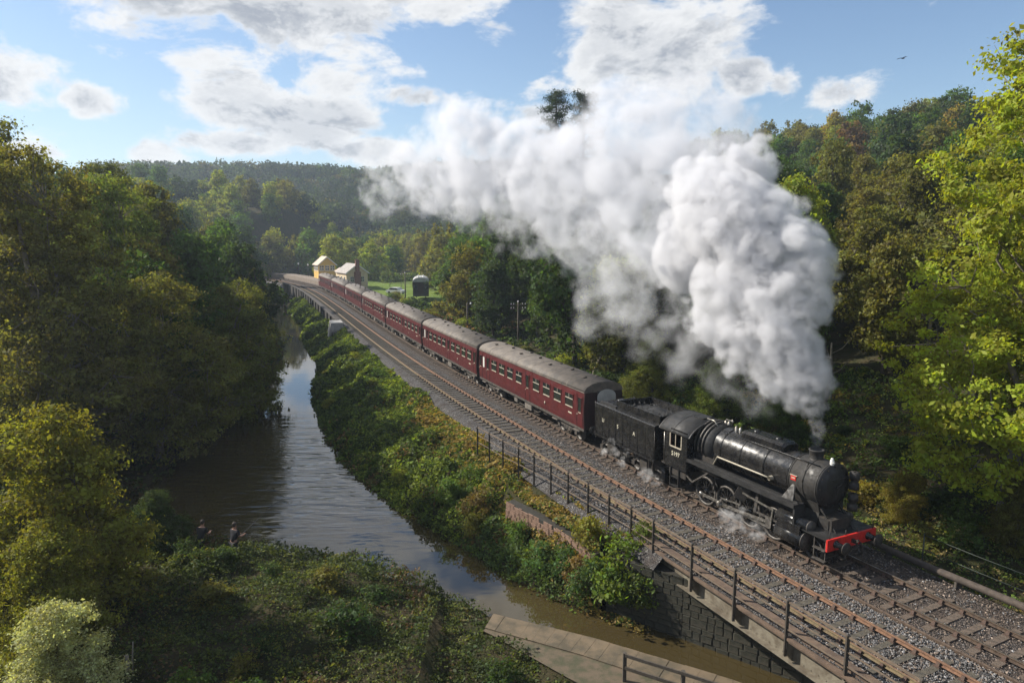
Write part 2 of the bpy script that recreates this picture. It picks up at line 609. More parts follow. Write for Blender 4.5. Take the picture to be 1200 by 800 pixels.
def frame(y):
    e = 0.05
    x0, x1 = float(Ax(y - e)), float(Ax(y + e))
    d = Vector((x1 - x0, 2 * e, 0)).normalized()      # away from the camera, back along the train
    n = Vector((d.y, -d.x, 0))                         # to the right of the line
    return Vector((float(Ax(y)), y, 0)), d, n


def P(y, off, z):
    p, d, n = frame(y)
    return p + n * off + Vector((0, 0, z))


def offset_of(x, y):
    return (x - Ax(y)) * 0.905


SP = 3.53                                              # spacing between the two tracks
ARC = np.array([0.0])
YS = np.linspace(8, 215, 2071)
XS = Ax(YS)
ARC = np.concatenate([[0], np.cumsum(np.hypot(np.diff(XS), np.diff(YS)))])


def y_at(s):
    return float(np.interp(s, ARC, YS))


def s_at(y):
    return float(np.interp(y, YS, ARC))


# ---------------------------------------------------------------- ground
RIVER = np.array([(-60, 190), (-45, 140), (-36, 120), (-31.0, 103.0), (-22.6, 81.1), (-19.0, 65.6), (-12.6, 48.3), (-9.4, 42.9), (-5.8, 37.3), (-1.7, 32.5),
                  (-0.4, 30.4), (1.5, 28.3), (3.2, 26.9), (4.2, 26.5), (6.6, 24.8), (9.3, 22.7), (12.0, 20.7), (20, 14.5),
                  (17.5, 10), (12.2, 18.3), (7.5, 21.65), (4.2, 23.75), (-0.4, 26.1), (-3.8, 28.5), (-8.2, 31.0), (-13.0, 31.9), (-16.7, 33.4), (-20.0, 35.0), (-22.6, 39.9),
                  (-23.6, 48.3), (-24.6, 60.6), (-28.0, 81.1), (-35.0, 103.0), (-41, 120), (-51, 140), (-68, 190)], float)


def river_dist(x, y):
    """signed distance to the water's edge, negative over water"""
    sh = x.shape
    x, y = x.ravel(), y.ravel()
    best = np.full(x.shape, 1e9)
    inside = np.zeros(x.shape, bool)
    n = len(RIVER)
    for i in range(n):
        ax, ay = RIVER[i]
        bx, by = RIVER[(i + 1) % n]
        dx, dy = bx - ax, by - ay
        t = np.clip(((x - ax) * dx + (y - ay) * dy) / (dx * dx + dy * dy), 0, 1)
        best = np.minimum(best, np.hypot(x - ax - t * dx, y - ay - t * dy))
        c = ((ay > y) != (by > y)) & (x < (bx - ax) * (y - ay) / (by - ay + 1e-12) + ax)
        inside ^= c
    return np.where(inside, -best, best).reshape(sh)


WATER = -3.3


def ground(x, y):
    x = np.asarray(x, float)
    y = np.asarray(y, float)
    o = offset_of(x, np.clip(y, 8, 215))
    dw = river_dist(x, y)
    und = fbm(x / 9, y / 9, 3) - 0.5
    # right of the line
    meadow = sstep(96, 120, y) * (1 - sstep(62, 100, o))
    right = -0.75 + (0.16 * np.clip(o - 5.5, 0, 10) + 0.265 * np.clip(o - 13, 0, 118) + 0.05 * np.clip(o - 131, 0, 300)) * (1 - 0.97 * meadow) + und * np.clip(o - 4, 0, 10) * 0.12
    # left of the line: bank down to the water, then the wooded far side
    dt = np.clip(-o - 5.6, 0, None)
    f = np.clip(dw, 0, None) / np.maximum(np.clip(dw, 0, None) + dt, 0.3)
    bank = -3.3 + 2.75 * f ** 0.8
    left = -2.9 + 0.02 * np.clip(dw, 0, 12) + 0.36 * np.clip(dw - 3, 0, 75) + und * np.clip(dw, 0, 6) * 0.2
    near = -3.0 + 0.24 * np.clip(dw, 0, 3) + 0.05 * np.clip(dw - 3, 0, 14) + und * np.clip(dw, 0, 4) * 0.18 + 0.3 * np.clip(-x - 17, 0, 30)
    # which side of the river: far side where the river lies between here and the line
    rx = np.interp(y, [20, 33, 48, 65, 81, 103, 140, 190], [-1e3, -30, -18, -21, -25, -33, -48, -64])
    leftside = sstep(1.0, -1.0, x - rx)
    w_near = sstep(37, 31, y)
    lh = near * w_near + left * (1 - w_near)
    nearside = (y < 33) & (x < np.interp(y, [0, 20, 24, 28, 33], [14, 9, 4, -3, -12]))
    h = np.where(nearside, lh, np.where(leftside > 0, bank * (1 - leftside) + left * leftside, bank))
    h = np.where(o > -5.6, np.where(o > 3.0, right, -0.62), h)
    h = np.where(dw < 0, -3.4 - np.minimum(1.2, -dw * 0.6), h)
    # shelf behind the retaining wall, and the bridge opening kept clear below the deck
    fs = y - (26.9 - (x - 3.2) * 0.738)                 # > 0 behind the abutment
    h = np.where((o > -7.0) & (o <= -5.6) & (y > 26) & (y < 36.5) & (fs > 0.6), -1.0, h)
    h = np.where((o > -9.2) & (o < 6) & (y < 31) & (x > 3.7) & (fs > -1) & (dw < 1.15), -3.9, h)
    h = np.where((o > -7.5) & (o < 7) & (y < 27) & (fs <= 0) & (dw > 0), -3.15, h)
    h = np.where((y < 29) & (o < -5) & (fs <= 0) & (dw > 0) & (dw < 7) & (x > -3), -3.02, h)
    # valley head: the far wooded hill
    hill = sstep(300, 500, y + 0.12 * np.abs(x + 120)) * (50 + 12 * (fbm(x / 90, y / 90, 21) - 0.5))
    h = np.where(y > 215, np.maximum(np.minimum(h, 34), 0) * sstep(420, 240, y) + hill, h)
    return h


def build_ground():
    xs = np.concatenate([np.linspace(-900, -130, 22), np.linspace(-120, -40, 28), np.arange(-38, 34, 0.6), np.linspace(36, 120, 34), np.linspace(130, 900, 22)])
    ys = np.concatenate([np.linspace(-60, 6, 14), np.arange(8, 60, 0.6), np.linspace(61.5, 130, 44), np.linspace(133, 260, 40), np.linspace(268, 700, 50), np.linspace(720, 2500, 12)])
    X, Y = np.meshgrid(xs, ys)
    Z = ground(X, Y)
    ny, nx = X.shape
    V = np.stack([X, Y, Z], -1).reshape(-1, 3)
    i = (np.arange(ny - 1)[:, None] * nx + np.arange(nx - 1)[None]).ravel()
    F = np.stack([i, i + 1, i + nx + 1, i + nx], -1)
    me = bpy.data.meshes.new('terrain')
    me.from_pydata(V.tolist(), [], F.tolist())
    me.polygons.foreach_set('use_smooth', [True] * len(F))
    o = offset_of(X, np.clip(Y, 8, 215)).ravel()
    g = sstep(4.5, 8, o) * sstep(64, 50, o) * sstep(100, 112, Y.ravel()) * sstep(225, 205, Y.ravel())
    a = me.attributes.new('grass', 'FLOAT', 'POINT')
    a.data.foreach_set('value', g.astype(np.float32))
    me.materials.append(MATS['earth'])
    tag(obj('terrain', me), kind='structure')
    # water sheet
    W = MB()
    W.add([(-95, 5, WATER), (40, 5, WATER), (40, 200, WATER), (-95, 200, WATER)], [(0, 1, 2, 3)])
    tag(W.build('river', 'water'), kind='structure')


build_ground()


def sweep(name, m, prof, y0, y1, off, parent=None, step=1.0, kind=None):
    """profile (offset, z) carried along the line"""
    n = max(2, int((y1 - y0) / step) + 1)
    vs, fs = [], []
    k = len(prof)
    for i in range(n):
        y = y0 + (y1 - y0) * i / (n - 1)
        p, d, nn = frame(y)
        for a, z in prof:
            q = p + nn * (off + a)
            vs.append((q.x, q.y, z))
        if i:
            for j in range(k - 1):
                a = (i - 1) * k + j
                fs.append((a, a + 1, a + k + 1, a + k))
    b = MB().add(vs, fs)
    o = b.build(name, m, parent)
    if kind:
        tag(o, kind=kind)
    return o


# ---------------------------------------------------------------- track beds, rails, sleepers
DECK_Y = 28.3                                           # the river bridge ends here
sweep('ballast_bed', 'ballast_grey', [(-1.85, -0.24), (-1.3, -0.205), (1.77, -0.2)], 8, DECK_Y - .3, -SP, kind='structure')
sweep('ballast_bed', 'ballast_grey', [(-2.35, -0.75), (-1.85, -0.3), (-1.35, -0.205), (1.77, -0.2)], DECK_Y - .3, 214, -SP, kind='structure')
sweep('ballast_bed', 'ballast_brown', [(-1.76, -0.204), (1.7, -0.2), (2.6, -0.26), (3.6, -0.95)], 8, 214, 0, kind='structure')


def sleeper_mesh(m):
    b = MB()
    w, l, t = 0.125, 1.29, 0.075
    for x0, x1, dz in ((-l, -0.4, 0.004), (-0.4, 0.45, -0.004), (0.45, l, 0.002)):
        b.add([(-w, x0, -0.3), (w, x0, -0.3), (w, x1, -0.3), (-w, x1, -0.3),
               (-w + .012, x0 + .01, -0.155 + dz), (w - .012, x0 + .01, -0.155 + dz), (w - .012, x1, -0.155 + dz), (-w + .012, x1, -0.155 + dz)],
              [(4, 5, 6, 7), (0, 1, 5, 4), (1, 2, 6, 5), (2, 3, 7, 6), (3, 0, 4, 7)])
    return b.mesh('sleeper', m)


def chair_mesh():
    b = MB()
    b.add([(-.1, -.19, -.17), (.1, -.19, -.17), (.1, .19, -.17), (-.1, .19, -.17), (-.085, -.18, -.125), (.085, -.18, -.125), (.085, .18, -.125), (-.085, .18, -.125)],
          [(4, 5, 6, 7), (0, 1, 5, 4), (1, 2, 6, 5), (2, 3, 7, 6), (3, 0, 4, 7)])
    for s in (-1, 1):
        b.add([(-.06, s * .045, -.125), (.06, s * .045, -.125), (.06, s * .15, -.125), (-.06, s * .15, -.125), (-.05, s * .045, -.03), (.05, s * .045, -.03), (.045, s * .08, -.03), (-.045, s * .08, -.03)],
              [(4, 5, 6, 7), (0, 1, 5, 4), (1, 2, 6, 5), (2, 3, 7, 6), (3, 0, 4, 7)])
    return b.mesh('rail_chair', 'chair_iron')


CHAIR = chair_mesh()


def build_track(off, rail_m, head_m, sl_m, head_w):
    root = tag(obj('railway_track', None), kind='structure')
    for s in (-1, 1):
        rm = rail_m[0] if s < 0 else rail_m[1]
        c = off + s * 0.7525
        pr = [(-.065, -.125), (-.065, -.11), (-.014, -.095), (-.014, -.045), (-.036, -.035), (-.036, -.006), (-.026, 0), (.026, 0), (.036, -.006), (.036, -.035), (.014, -.045), (.014, -.095), (.065, -.11), (.065, -.125)]
        r = sweep('rail', rm, pr, 8, 214, c, root, 1.0)
        sweep('rail_head', head_m, [(-head_w, .003), (head_w, .003)], 8, 214, c, r, 1.0)
    me = sleeper_mesh(sl_m)
    s0, s1 = s_at(13.5), s_at(210)
    k = 0
    rest = []
    s = s0
    while s < s1:
        y = y_at(s)
        p, d, n = frame(y)
        q = p + n * off
        rz = math.atan2(d.y, d.x)
        jit = random.uniform(-0.02, 0.02)
        if y < 78:
            o = obj('sleeper', me, root, (q.x, q.y, random.uniform(-.012, .006)), rz + jit, (random.uniform(.9, 1.12), random.uniform(.97, 1.03), 1))
            if y < 62:
                for sd in (-1, 1):
                    c = P(y, off + sd * 0.7525, 0)
                    obj('rail_chair', CHAIR, root, c, rz)
        else:
            rest.append((q, d, n))
        s += 0.70
        k += 1
    b = MB()
    for q, d, n in rest:
        b.bar(q - n * 1.29 + Vector((0, 0, -.2)), q + n * 1.29 + Vector((0, 0, -.2)), .25, .09)
    tag(b.build('distant_sleepers', sl_m, root), kind='stuff')
    return root


build_track(0.0, ('rail_worn', 'rail_worn'), 'rail_head', 'sleeper_dirty', 0.028)
build_track(-SP, ('rail_moss', 'rail_rust'), 'rail_rust', 'sleeper', 0.024)

# steel angle between the tracks on the bridge deck, and the pipe along the far edge of the line
b = sweep('deck_strip', 'rail_worn', [(-.05, -.2), (-.05, -.11), (0.0, -.09), (.05, -.11), (.05, -.2)], 8, 26.2, -1.62, None, 1.0)
tag(b, 'long low rusty steel strip laid between the two tracks beyond the bridge', 'steel strip')
pp = [P(y, 2.35, 0.12 + 0.02 * math.sin(y)) for y in np.linspace(9, 30, 30)]
pipe = thing('pipeline', 'long brown iron pipe on short feet running beside the far rail', 'pipe')
MB().tube(pp, 0.13, 10).build('pipe', 'pipe_rust', pipe)
for y in np.arange(10, 30, 2.4):
    c = P(y, 2.35, 0)
    MB().box(c.x - .1, c.x + .1, c.y - .06, c.y + .06, -.9, .02).build('support', 'underframe', pipe)


# loose stones of the ballast where they can be told apart
def ballast_stones():
    oc = np.array([(1, 0, 0), (-1, 0, 0), (0, 1, 0), (0, -1, 0), (0, 0, 1), (0, 0, -1)], float)
    tri = np.array([(0, 2, 4), (2, 1, 4), (1, 3, 4), (3, 0, 4), (2, 0, 5), (1, 2, 5), (3, 1, 5), (0, 3, 5)])
    n = 52000
    u = rng.uniform(0, 1, n)
    y = 14.0 + (44 - 14.0) * u ** 1.5
    off = np.where(rng.uniform(0, 1, n) < 0.72, rng.uniform(-5.3, -1.5, n), rng.uniform(-1.6, 2.4, n))
    ph = (np.interp(y, YS, ARC) - s_at(13.5)) / 0.70
    ph = np.abs(ph - np.round(ph)) * 0.70              # distance from the sleeper's middle line
    keep = ~((ph < 0.10) & (np.abs(np.where(off < -1.7, off + SP, off)) < 1.25) & (rng.uniform(0, 1, n) < 0.9))
    keep &= np.abs(np.abs(np.where(off < -1.7, off + SP, off)) - 0.7525) > 0.085
    keep &= ~((off > -1.7) & (rng.uniform(0, 1, n) < 0.45))
    y, off, ph = y[keep], off[keep], ph[keep]
    n = len(y)
    dx = (Ax(y + .05) - Ax(y - .05)) / 0.1
    L = np.sqrt(1 + dx * dx)
    x = Ax(y) + off / L
    yy = y - off * dx / L
    z = -0.2 + rng.uniform(-.012, .035, n) + 0.02 * sstep(0.1, 0.3, ph)
    r = rng.uniform(.022, .046, n)
    S = r[:, None] * rng.uniform(.6, 1.35, (n, 3))
    a = rng.uniform(0, 6.28, n)
    ca, sa = np.cos(a), np.sin(a)
    V = oc[None] * S[:, None] + rng.normal(0, .12, (n, 6, 3)) * r[:, None, None]
    X = V[..., 0] * ca[:, None] - V[..., 1] * sa[:, None] + x[:, None]
    Y = V[..., 0] * sa[:, None] + V[..., 1] * ca[:, None] + yy[:, None]
    Z = V[..., 2] * .8 + z[:, None]
    W = np.stack([X, Y, Z], -1)[:, tri].reshape(-1, 3, 3)
    g = rng.uniform(.05, .19, n) * np.where(rng.uniform(0, 1, n) < .18, 1.8, 1.0)
    warm = rng.uniform(0, 1, n) < np.where(off > -1.7, .75, .35)
    C = np.stack([g, g * .97, g * .95], -1)
    C = np.where(warm[:, None], C * np.array([1.02, .82, .66]), C)
    C = np.concatenate([np.clip(C, 0, .6), np.ones((n, 1))], -1)
    me = quads_mesh('ballast_stones', W, 'stone_attr', {'col': ('FLOAT_COLOR', np.repeat(C, 8, 0))}, 3)
    tag(obj('ballast_stones', me), 'loose grey and brown ballast stones between the rails and sleepers', 'ballast', kind='stuff')


m = bpy.data.materials.new('stone_attr')
m.use_nodes = True
t = NT(m.node_tree)
t.l.new(t.node('ShaderNodeAttribute', attribute_name='col').outputs['Color'], t.n['Principled BSDF'].inputs['Base Color'])
t.n['Principled BSDF'].inputs['Roughness'].default_value = 0.85
MATS['stone_attr'] = m
ballast_stones()

# ---------------------------------------------------------------- the near bridge, its railing, walls and towpath
POSTS = [(-2.05, 39.9), (-1.3, 38.6), (-0.5, 37.2), (0.35, 35.9), (1.15, 34.6), (1.95, 33.25), (2.7, 31.85), (3.5, 30.4), (4.27, 29.0), (5.0, 27.6), (5.65, 26.2),
         (6.65, 24.1), (7.6, 22.1), (8.6, 20.1), (9.55, 18.2), (10.5, 16.2), (11.45, 14.2)]
railing = thing('railing', 'rusty iron railing with dark posts along the trackside and bridge edge', 'railing')
for i, (x, y) in enumerate(POSTS):
    b = MB()
    z0 = -0.75 if i < 10 else -0.9
    b.box(x - .045, x + .045, y - .045, y + .045, z0, 0.97)
    b.add([(x - .06, y - .06, .97), (x + .06, y - .06, .97), (x + .06, y + .06, .97), (x - .06, y + .06, .97), (x, y, 1.02)], [(3, 2, 1, 0), (0, 1, 4), (1, 2, 4), (2, 3, 4), (3, 0, 4)])
    b.build('post', 'railing_black', railing)
for (h, w, m) in ((0.92, .055, 'railing_rust'), (0.45, .036, 'railing_rust'), (0.02, .036, 'railing_rust')):
    b = MB()
    for (x0, y0), (x1, y1) in zip(POSTS[:-1], POSTS[1:]):
        d = Vector((x1 - x0, y1 - y0, 0)).normalized() * 0.02
        b.bar((x0 - d.x, y0 - d.y, h + random.uniform(-.012, .012)), (x1 + d.x, y1 + d.y, h + random.uniform(-.012, .012)), w, w)
    b.build('rail', m, railing)

bridge = thing('girder_bridge', 'weathered plate girder bridge edge carrying the railway over the channel', 'bridge', (0, 0, 0))
ga, gb = Vector((5.55, 26.6, 0)), Vector((12.4, 12.2, 0))
gd = (gb - ga).normalized()
gn = Vector((-gd.y, gd.x, 0))
if gn.x > 0:
    gn = -gn                                            # outwards, towards the water
def gp(s, o, z):
    q = ga + gd * s + gn * o
    return (q.x, q.y, z)
GL = (gb - ga).length
def gbox(s0, s1, o0, o1, z0, z1):
    return MB().add([gp(s0, o0, z0), gp(s1, o0, z0), gp(s1, o1, z0), gp(s0, o1, z0), gp(s0, o0, z1), gp(s1, o0, z1), gp(s1, o1, z1), gp(s0, o1, z1)],
                    [(0, 3, 2, 1), (4, 5, 6, 7), (0, 1, 5, 4), (1, 2, 6, 5), (2, 3, 7, 6), (3, 0, 4, 7)])
gbox(-.3, GL, -.32, -.26, -1.10, -.42).build('web_plate', 'girder_paint', bridge)
gbox(-.3, GL, -.40, .02, -.42, -.36).build('top_flange', 'girder_rust', bridge)
gbox(-.3, GL, -.46, -.06, -1.16, -1.10).build('bottom_flange', 'girder_paint', bridge)
gbox(-.6, GL, -.44, -.16, -.36, -.10).build('kerb_beam', 'girder_rust', bridge)
gbox(-.6, GL, -.12, .06, -.355, -.26).build('kerb_plank', 'girder_rust', bridge)
for (x, y) in POSTS[10:]:
    s = (Vector((x, y, 0)) - ga).dot(gd)
    b = MB()
    prof = [(-.26, -.42), (.06, -.42), (.06, -.62), (.0, -.85), (-.12, -.98), (-.20, -1.10), (-.26, -1.10)]
    n = len(prof)
    vs = [gp(s - .05, o, z) for o, z in prof] + [gp(s + .05, o, z) for o, z in prof]
    b.add(vs, [tuple(range(n))[::-1], tuple(range(n, 2 * n))] + [(k, (k + 1) % n, n + (k + 1) % n, n + k) for k in range(n)])
    b.build('bracket', 'girder_paint', bridge)
for k in range(int(GL / 0.28)):                         # rivet row along the flange
    s = .1 + k * .28
    q = Vector(gp(s, -.245, -1.02))
    if q.y > 15:
        MB().add([q + gd * .025, q - gd * .025, q + Vector((0, 0, .025)), q - Vector((0, 0, .025)), q + gn * .02], [(0, 2, 4), (2, 1, 4), (1, 3, 4), (3, 0, 4)]).build('rivet', 'girder_paint', bridge)
# deck plates under the track, carried to the far side
d = MB()
for o0, o1 in ((-5.1, 2.9),):
    a0, a1, a2, a3 = P(8, o0, -.5), P(28.6, o0, -.5), P(28.6, o1, -.5), P(8, o1, -.5)
    d.add([a0, a1, a2, a3] + [p - Vector((0, 0, .25)) for p in (a0, a1, a2, a3)], [(0, 3, 2, 1), (4, 5, 6, 7), (0, 1, 5, 4), (1, 2, 6, 5), (2, 3, 7, 6), (3, 0, 4, 7)])
d.build('deck', 'underframe', bridge)


def stone_wall(name, label, pts, z0, z1, thick, sw, sh, m, out_sign, ragged=0.0):
    """coursed rubble: a backing of mortar and each stone proud of it"""
    root = thing(name, label, 'wall')
    pts = [Vector((*p, 0)) for p in pts]
    variants = []
    for v in range(5):
        r = random.Random(v)
        j = lambda a: r.uniform(-a, a)
        q = [(-.5 + j(.03), 0, -.5 + j(.06)), (.5 + j(.03), 0, -.5 + j(.06)), (.5 + j(.03), 0, .5 + j(.06)), (-.5 + j(.03), 0, .5 + j(.06))]
        f = [(x * .86, 1 + j(.25), z * .84) for x, _, z in q]
        me = bpy.data.meshes.new('stone')
        me.from_pydata(q + f, [], [(4, 5, 6, 7), (0, 1, 5, 4), (1, 2, 6, 5), (2, 3, 7, 6), (3, 0, 4, 7)])
        me.materials.append(MATS[m])
        variants.append(me)
    bk = MB()
    for a, c in zip(pts[:-1], pts[1:]):
        d = (c - a).normalized()
        n = Vector((-d.y, d.x, 0)) * out_sign
        L = (c - a).length
        vs = [a - n * thick, c - n * thick, c, a]
        bk.add([(p.x, p.y, z0 - .3) for p in vs] + [(p.x, p.y, z1 - .04) for p in vs], [(4, 5, 6, 7), (0, 1, 5, 4), (1, 2, 6, 5), (2, 3, 7, 6), (3, 0, 4, 7)])
        z = z0
        while z < z1 - .05:
            hh = min(sh * random.uniform(.75, 1.3), z1 - z)
            s = random.uniform(-.2, 0)
            while s < L:
                ww = sw * random.uniform(.55, 1.5)
                s0, s1 = max(s, 0), min(s + ww, L)
                if s1 - s0 > .08 and not (z > z1 - sh * 1.6 and random.random() < ragged):
                    p = a + d * ((s0 + s1) / 2)
                    o = obj('stone', random.choice(variants), root, (p.x, p.y, z + hh / 2), math.atan2(d.y, d.x) if out_sign > 0 else math.atan2(-d.y, -d.x),
                            ((s1 - s0) * .97, random.uniform(.015, .05), hh * .975))
                s += ww
            z += hh
    bk.build('mortar_core', 'mortar', root)
    return root


stone_wall('bridge_abutment', 'stone abutment, shade darkened into its colour, rising from the water under the girder bridge',
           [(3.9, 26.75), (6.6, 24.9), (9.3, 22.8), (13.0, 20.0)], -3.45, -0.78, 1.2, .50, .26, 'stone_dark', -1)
stone_wall('retaining_wall', 'low broken red-brown stone retaining wall in the bank below the railing',
           [(-0.3, 33.1), (0.8, 31.6), (1.9, 30.1), (2.9, 28.3), (3.5, 27.3)], -2.5, -0.95, .5, .34, .17, 'stone_red', -1, .35)

# towpath and its coping
CP = [Vector((-0.75, 25.95, 0)), Vector((-0.3, 25.75, 0)), Vector((3.2, 24.2, 0)), Vector((7.6, 21.75, 0)), Vector((12.5, 18.6, 0))]
tp = MB()
inner = [Vector((-1.05, 24.95, 0)), Vector((-0.65, 24.75, 0)), Vector((2.6, 23.15, 0)), Vector((6.9, 20.65, 0)), Vector((11.7, 17.4, 0))]
outer = [Vector((-1.12, 24.8, 0)), Vector((-0.78, 24.52, 0)), Vector((1.9, 21.95, 0)), Vector((5.3, 18.9, 0)), Vector((9.6, 15.4, 0))]
for i in range(4):
    tp.add([(p.x, p.y, -2.915) for p in (inner[i] + (inner[i] - outer[i]) * -.0 + Vector((.05, .06, 0)), outer[i], outer[i + 1], inner[i + 1] + Vector((.05, .06, 0)))], [(0, 1, 2, 3)])
towpath = tag(tp.build('towpath', 'path_dirt'), kind='structure')
for i in range(4):
    L = (CP[i + 1] - CP[i]).length
    n = max(1, round(L / .56))
    for k in range(n):
        t0, t1 = k / n + .004 / L, (k + 1) / n - .004 / L
        q = [CP[i].lerp(CP[i + 1], t0), CP[i].lerp(CP[i + 1], t1), inner[i].lerp(inner[i + 1], t1), inner[i].lerp(inner[i + 1], t0)]
        z = -2.87 + random.uniform(-.012, .012)
        MB().add([(p.x, p.y, -3.75) for p in q] + [(p.x, p.y, z) for p in q], [(7, 6, 5, 4), (0, 1, 5, 4), (1, 2, 6, 5), (2, 3, 7, 6), (3, 0, 4, 7)]).build('coping_slab', 'coping_stone', towpath)

hr = thing('wooden_handrail', 'dark wooden two-bar handrail beside the stone-edged towpath', 'handrail')
hp = [(3.85, 21.75), (5.6, 20.75), (7.3, 19.75), (9.0, 18.7)]
for x, y in hp:
    MB().box(x - .06, x + .06, y - .06, y + .06, -3.1, -1.86).build('post', 'wood_rail', hr)
for z in (-1.92, -2.38):
    b = MB()
    for (x0, y0), (x1, y1) in zip(hp[:-1], hp[1:]):
        b.bar((x0, y0 - .07, z), (x1, y1 - .07, z), .05, .11)
    b.build('bar', 'wood_rail', hr)

po = thing('leaning_post', 'pale weathered wooden stake standing in dark undergrowth', 'post')
MB().cyl((-12.45, 20.6, -2.9), (-12.40, 20.5, -1.15), .075, .065, 8).build('stake', 'wood_post', po)
MB().tube([(-12.3, 20.55, -2.9), (-12.22, 20.5, -1.3), (-12.12, 20.45, -.65)], [.03, .028, .02], 6).build('stick', 'wood_post', po)

# green post-and-wire fence on the far side of the line
wf = thing('wire_fence', 'green painted post and wire fence above the pipe', 'fence')
wp = [P(y, 3.05, 0) for y in (10, 13.4, 16.8, 20.2, 23.6)]
for p in wp:
    b = MB().cyl((p.x, p.y, -.9), (p.x, p.y, .98), .025, n=8)
    b.build('post', 'green_paint', wf)
for z in (.35, .92):
    b = MB()
    for a, c in zip(wp[:-1], wp[1:]):
        b.tube([(a.x, a.y, z), ((a.x + c.x) / 2, (a.y + c.y) / 2, z - .02), (c.x, c.y, z)], .016, 5)
    b.build('wire', 'green_paint', wf)


# ---------------------------------------------------------------- train: local x runs back along the train, +y is the side facing the river
def train_frame(y0, y1):
    a, c = P(y0, 0, 0), P(y1, 0, 0)
    return a, math.atan2(c.y - a.y, c.x - a.x), (c - a).length


def text_mesh(txt, size, m, depth=0.006):
    cu = bpy.data.curves.new('lettering', 'FONT')
    cu.body = txt
    cu.size = size
    cu.extrude = depth
    cu.align_x = 'CENTER'
    cu.align_y = 'CENTER'
    o = bpy.data.objects.new('lettering', cu)
    COL.objects.link(o)
    bpy.context.view_layer.update()
    me = bpy.data.meshes.new_from_object(o.evaluated_get(bpy.context.evaluated_depsgraph_get()))
    bpy.data.objects.remove(o)
    me.materials.clear()
    me.materials.append(MATS[m])
    return me


def side_text(txt, size, m, parent, x, y, z, name='lettering'):
    o = obj(name, text_mesh(txt, size, m), parent, (x, y, z))
    o.rotation_euler = (R(90), 0, R(180))                # reads from the river side
    return o


def spoked_wheel(r, width, spokes, cw=True):
    """wheel in the x-z plane about the y axis, at the origin"""
    tyre = MB()
    tyre.lathe([(-width / 2, r * .86), (-width / 2, r), (width / 2 - .02, r * 1.0), (width / 2, r * .985), (width / 2, r * .86), (-width / 2, r * .86)], (0, 0, 0), 'y', 28)
    tyre.lathe([(-width / 2 - .03, r * .9), (-width / 2 - .03, r * 1.05), (-width / 2, r * 1.05), (-width / 2, r * .9)], (0, 0, 0), 'y', 28)
    cen = MB()
    cen.lathe([(-.08, 0.001), (-.08, r * .2), (.09, r * .2), (.10, 0.001)], (0, 0, 0), 'y', 14)
    for k in range(spokes):
        t = 2 * math.pi * k / spokes
        c, s = math.cos(t), math.sin(t)
        cen.bar((c * r * .15, 0, s * r * .15), (c * r * .9, 0, s * r * .9), .055 * r / .6, .05, up=(0, 1, 0))
    if cw:
        n = 9
        vs = []
        for yy in (-.045, .05):
            for rr in (.62, .88):
                for k in range(n):
                    t = -2.35 + 1.1 * k / (n - 1) + .6
                    vs.append((rr * r * math.cos(t), yy, rr * r * math.sin(t)))
        fs = []
        for k in range(n - 1):
            fs += [(2 * n + k, 2 * n + k + 1, 3 * n + k + 1, 3 * n + k), (k, k + 1, n + k + 1, n + k)[::-1], (n + k, n + k + 1, 3 * n + k + 1, 3 * n + k)]
        cen.add(vs, fs)
    return tyre.mesh('tyre', 'wheel_steel'), cen.mesh('wheel_centre', 'loco_black')


def put_wheel(name, meshes, parent, x, y, z, ang=0.0):
    w = obj(name, meshes[0], parent, (x, y, z))
    w.rotation_euler = (0, ang, 0)
    obj('wheel_centre', meshes[1], w)
    return w


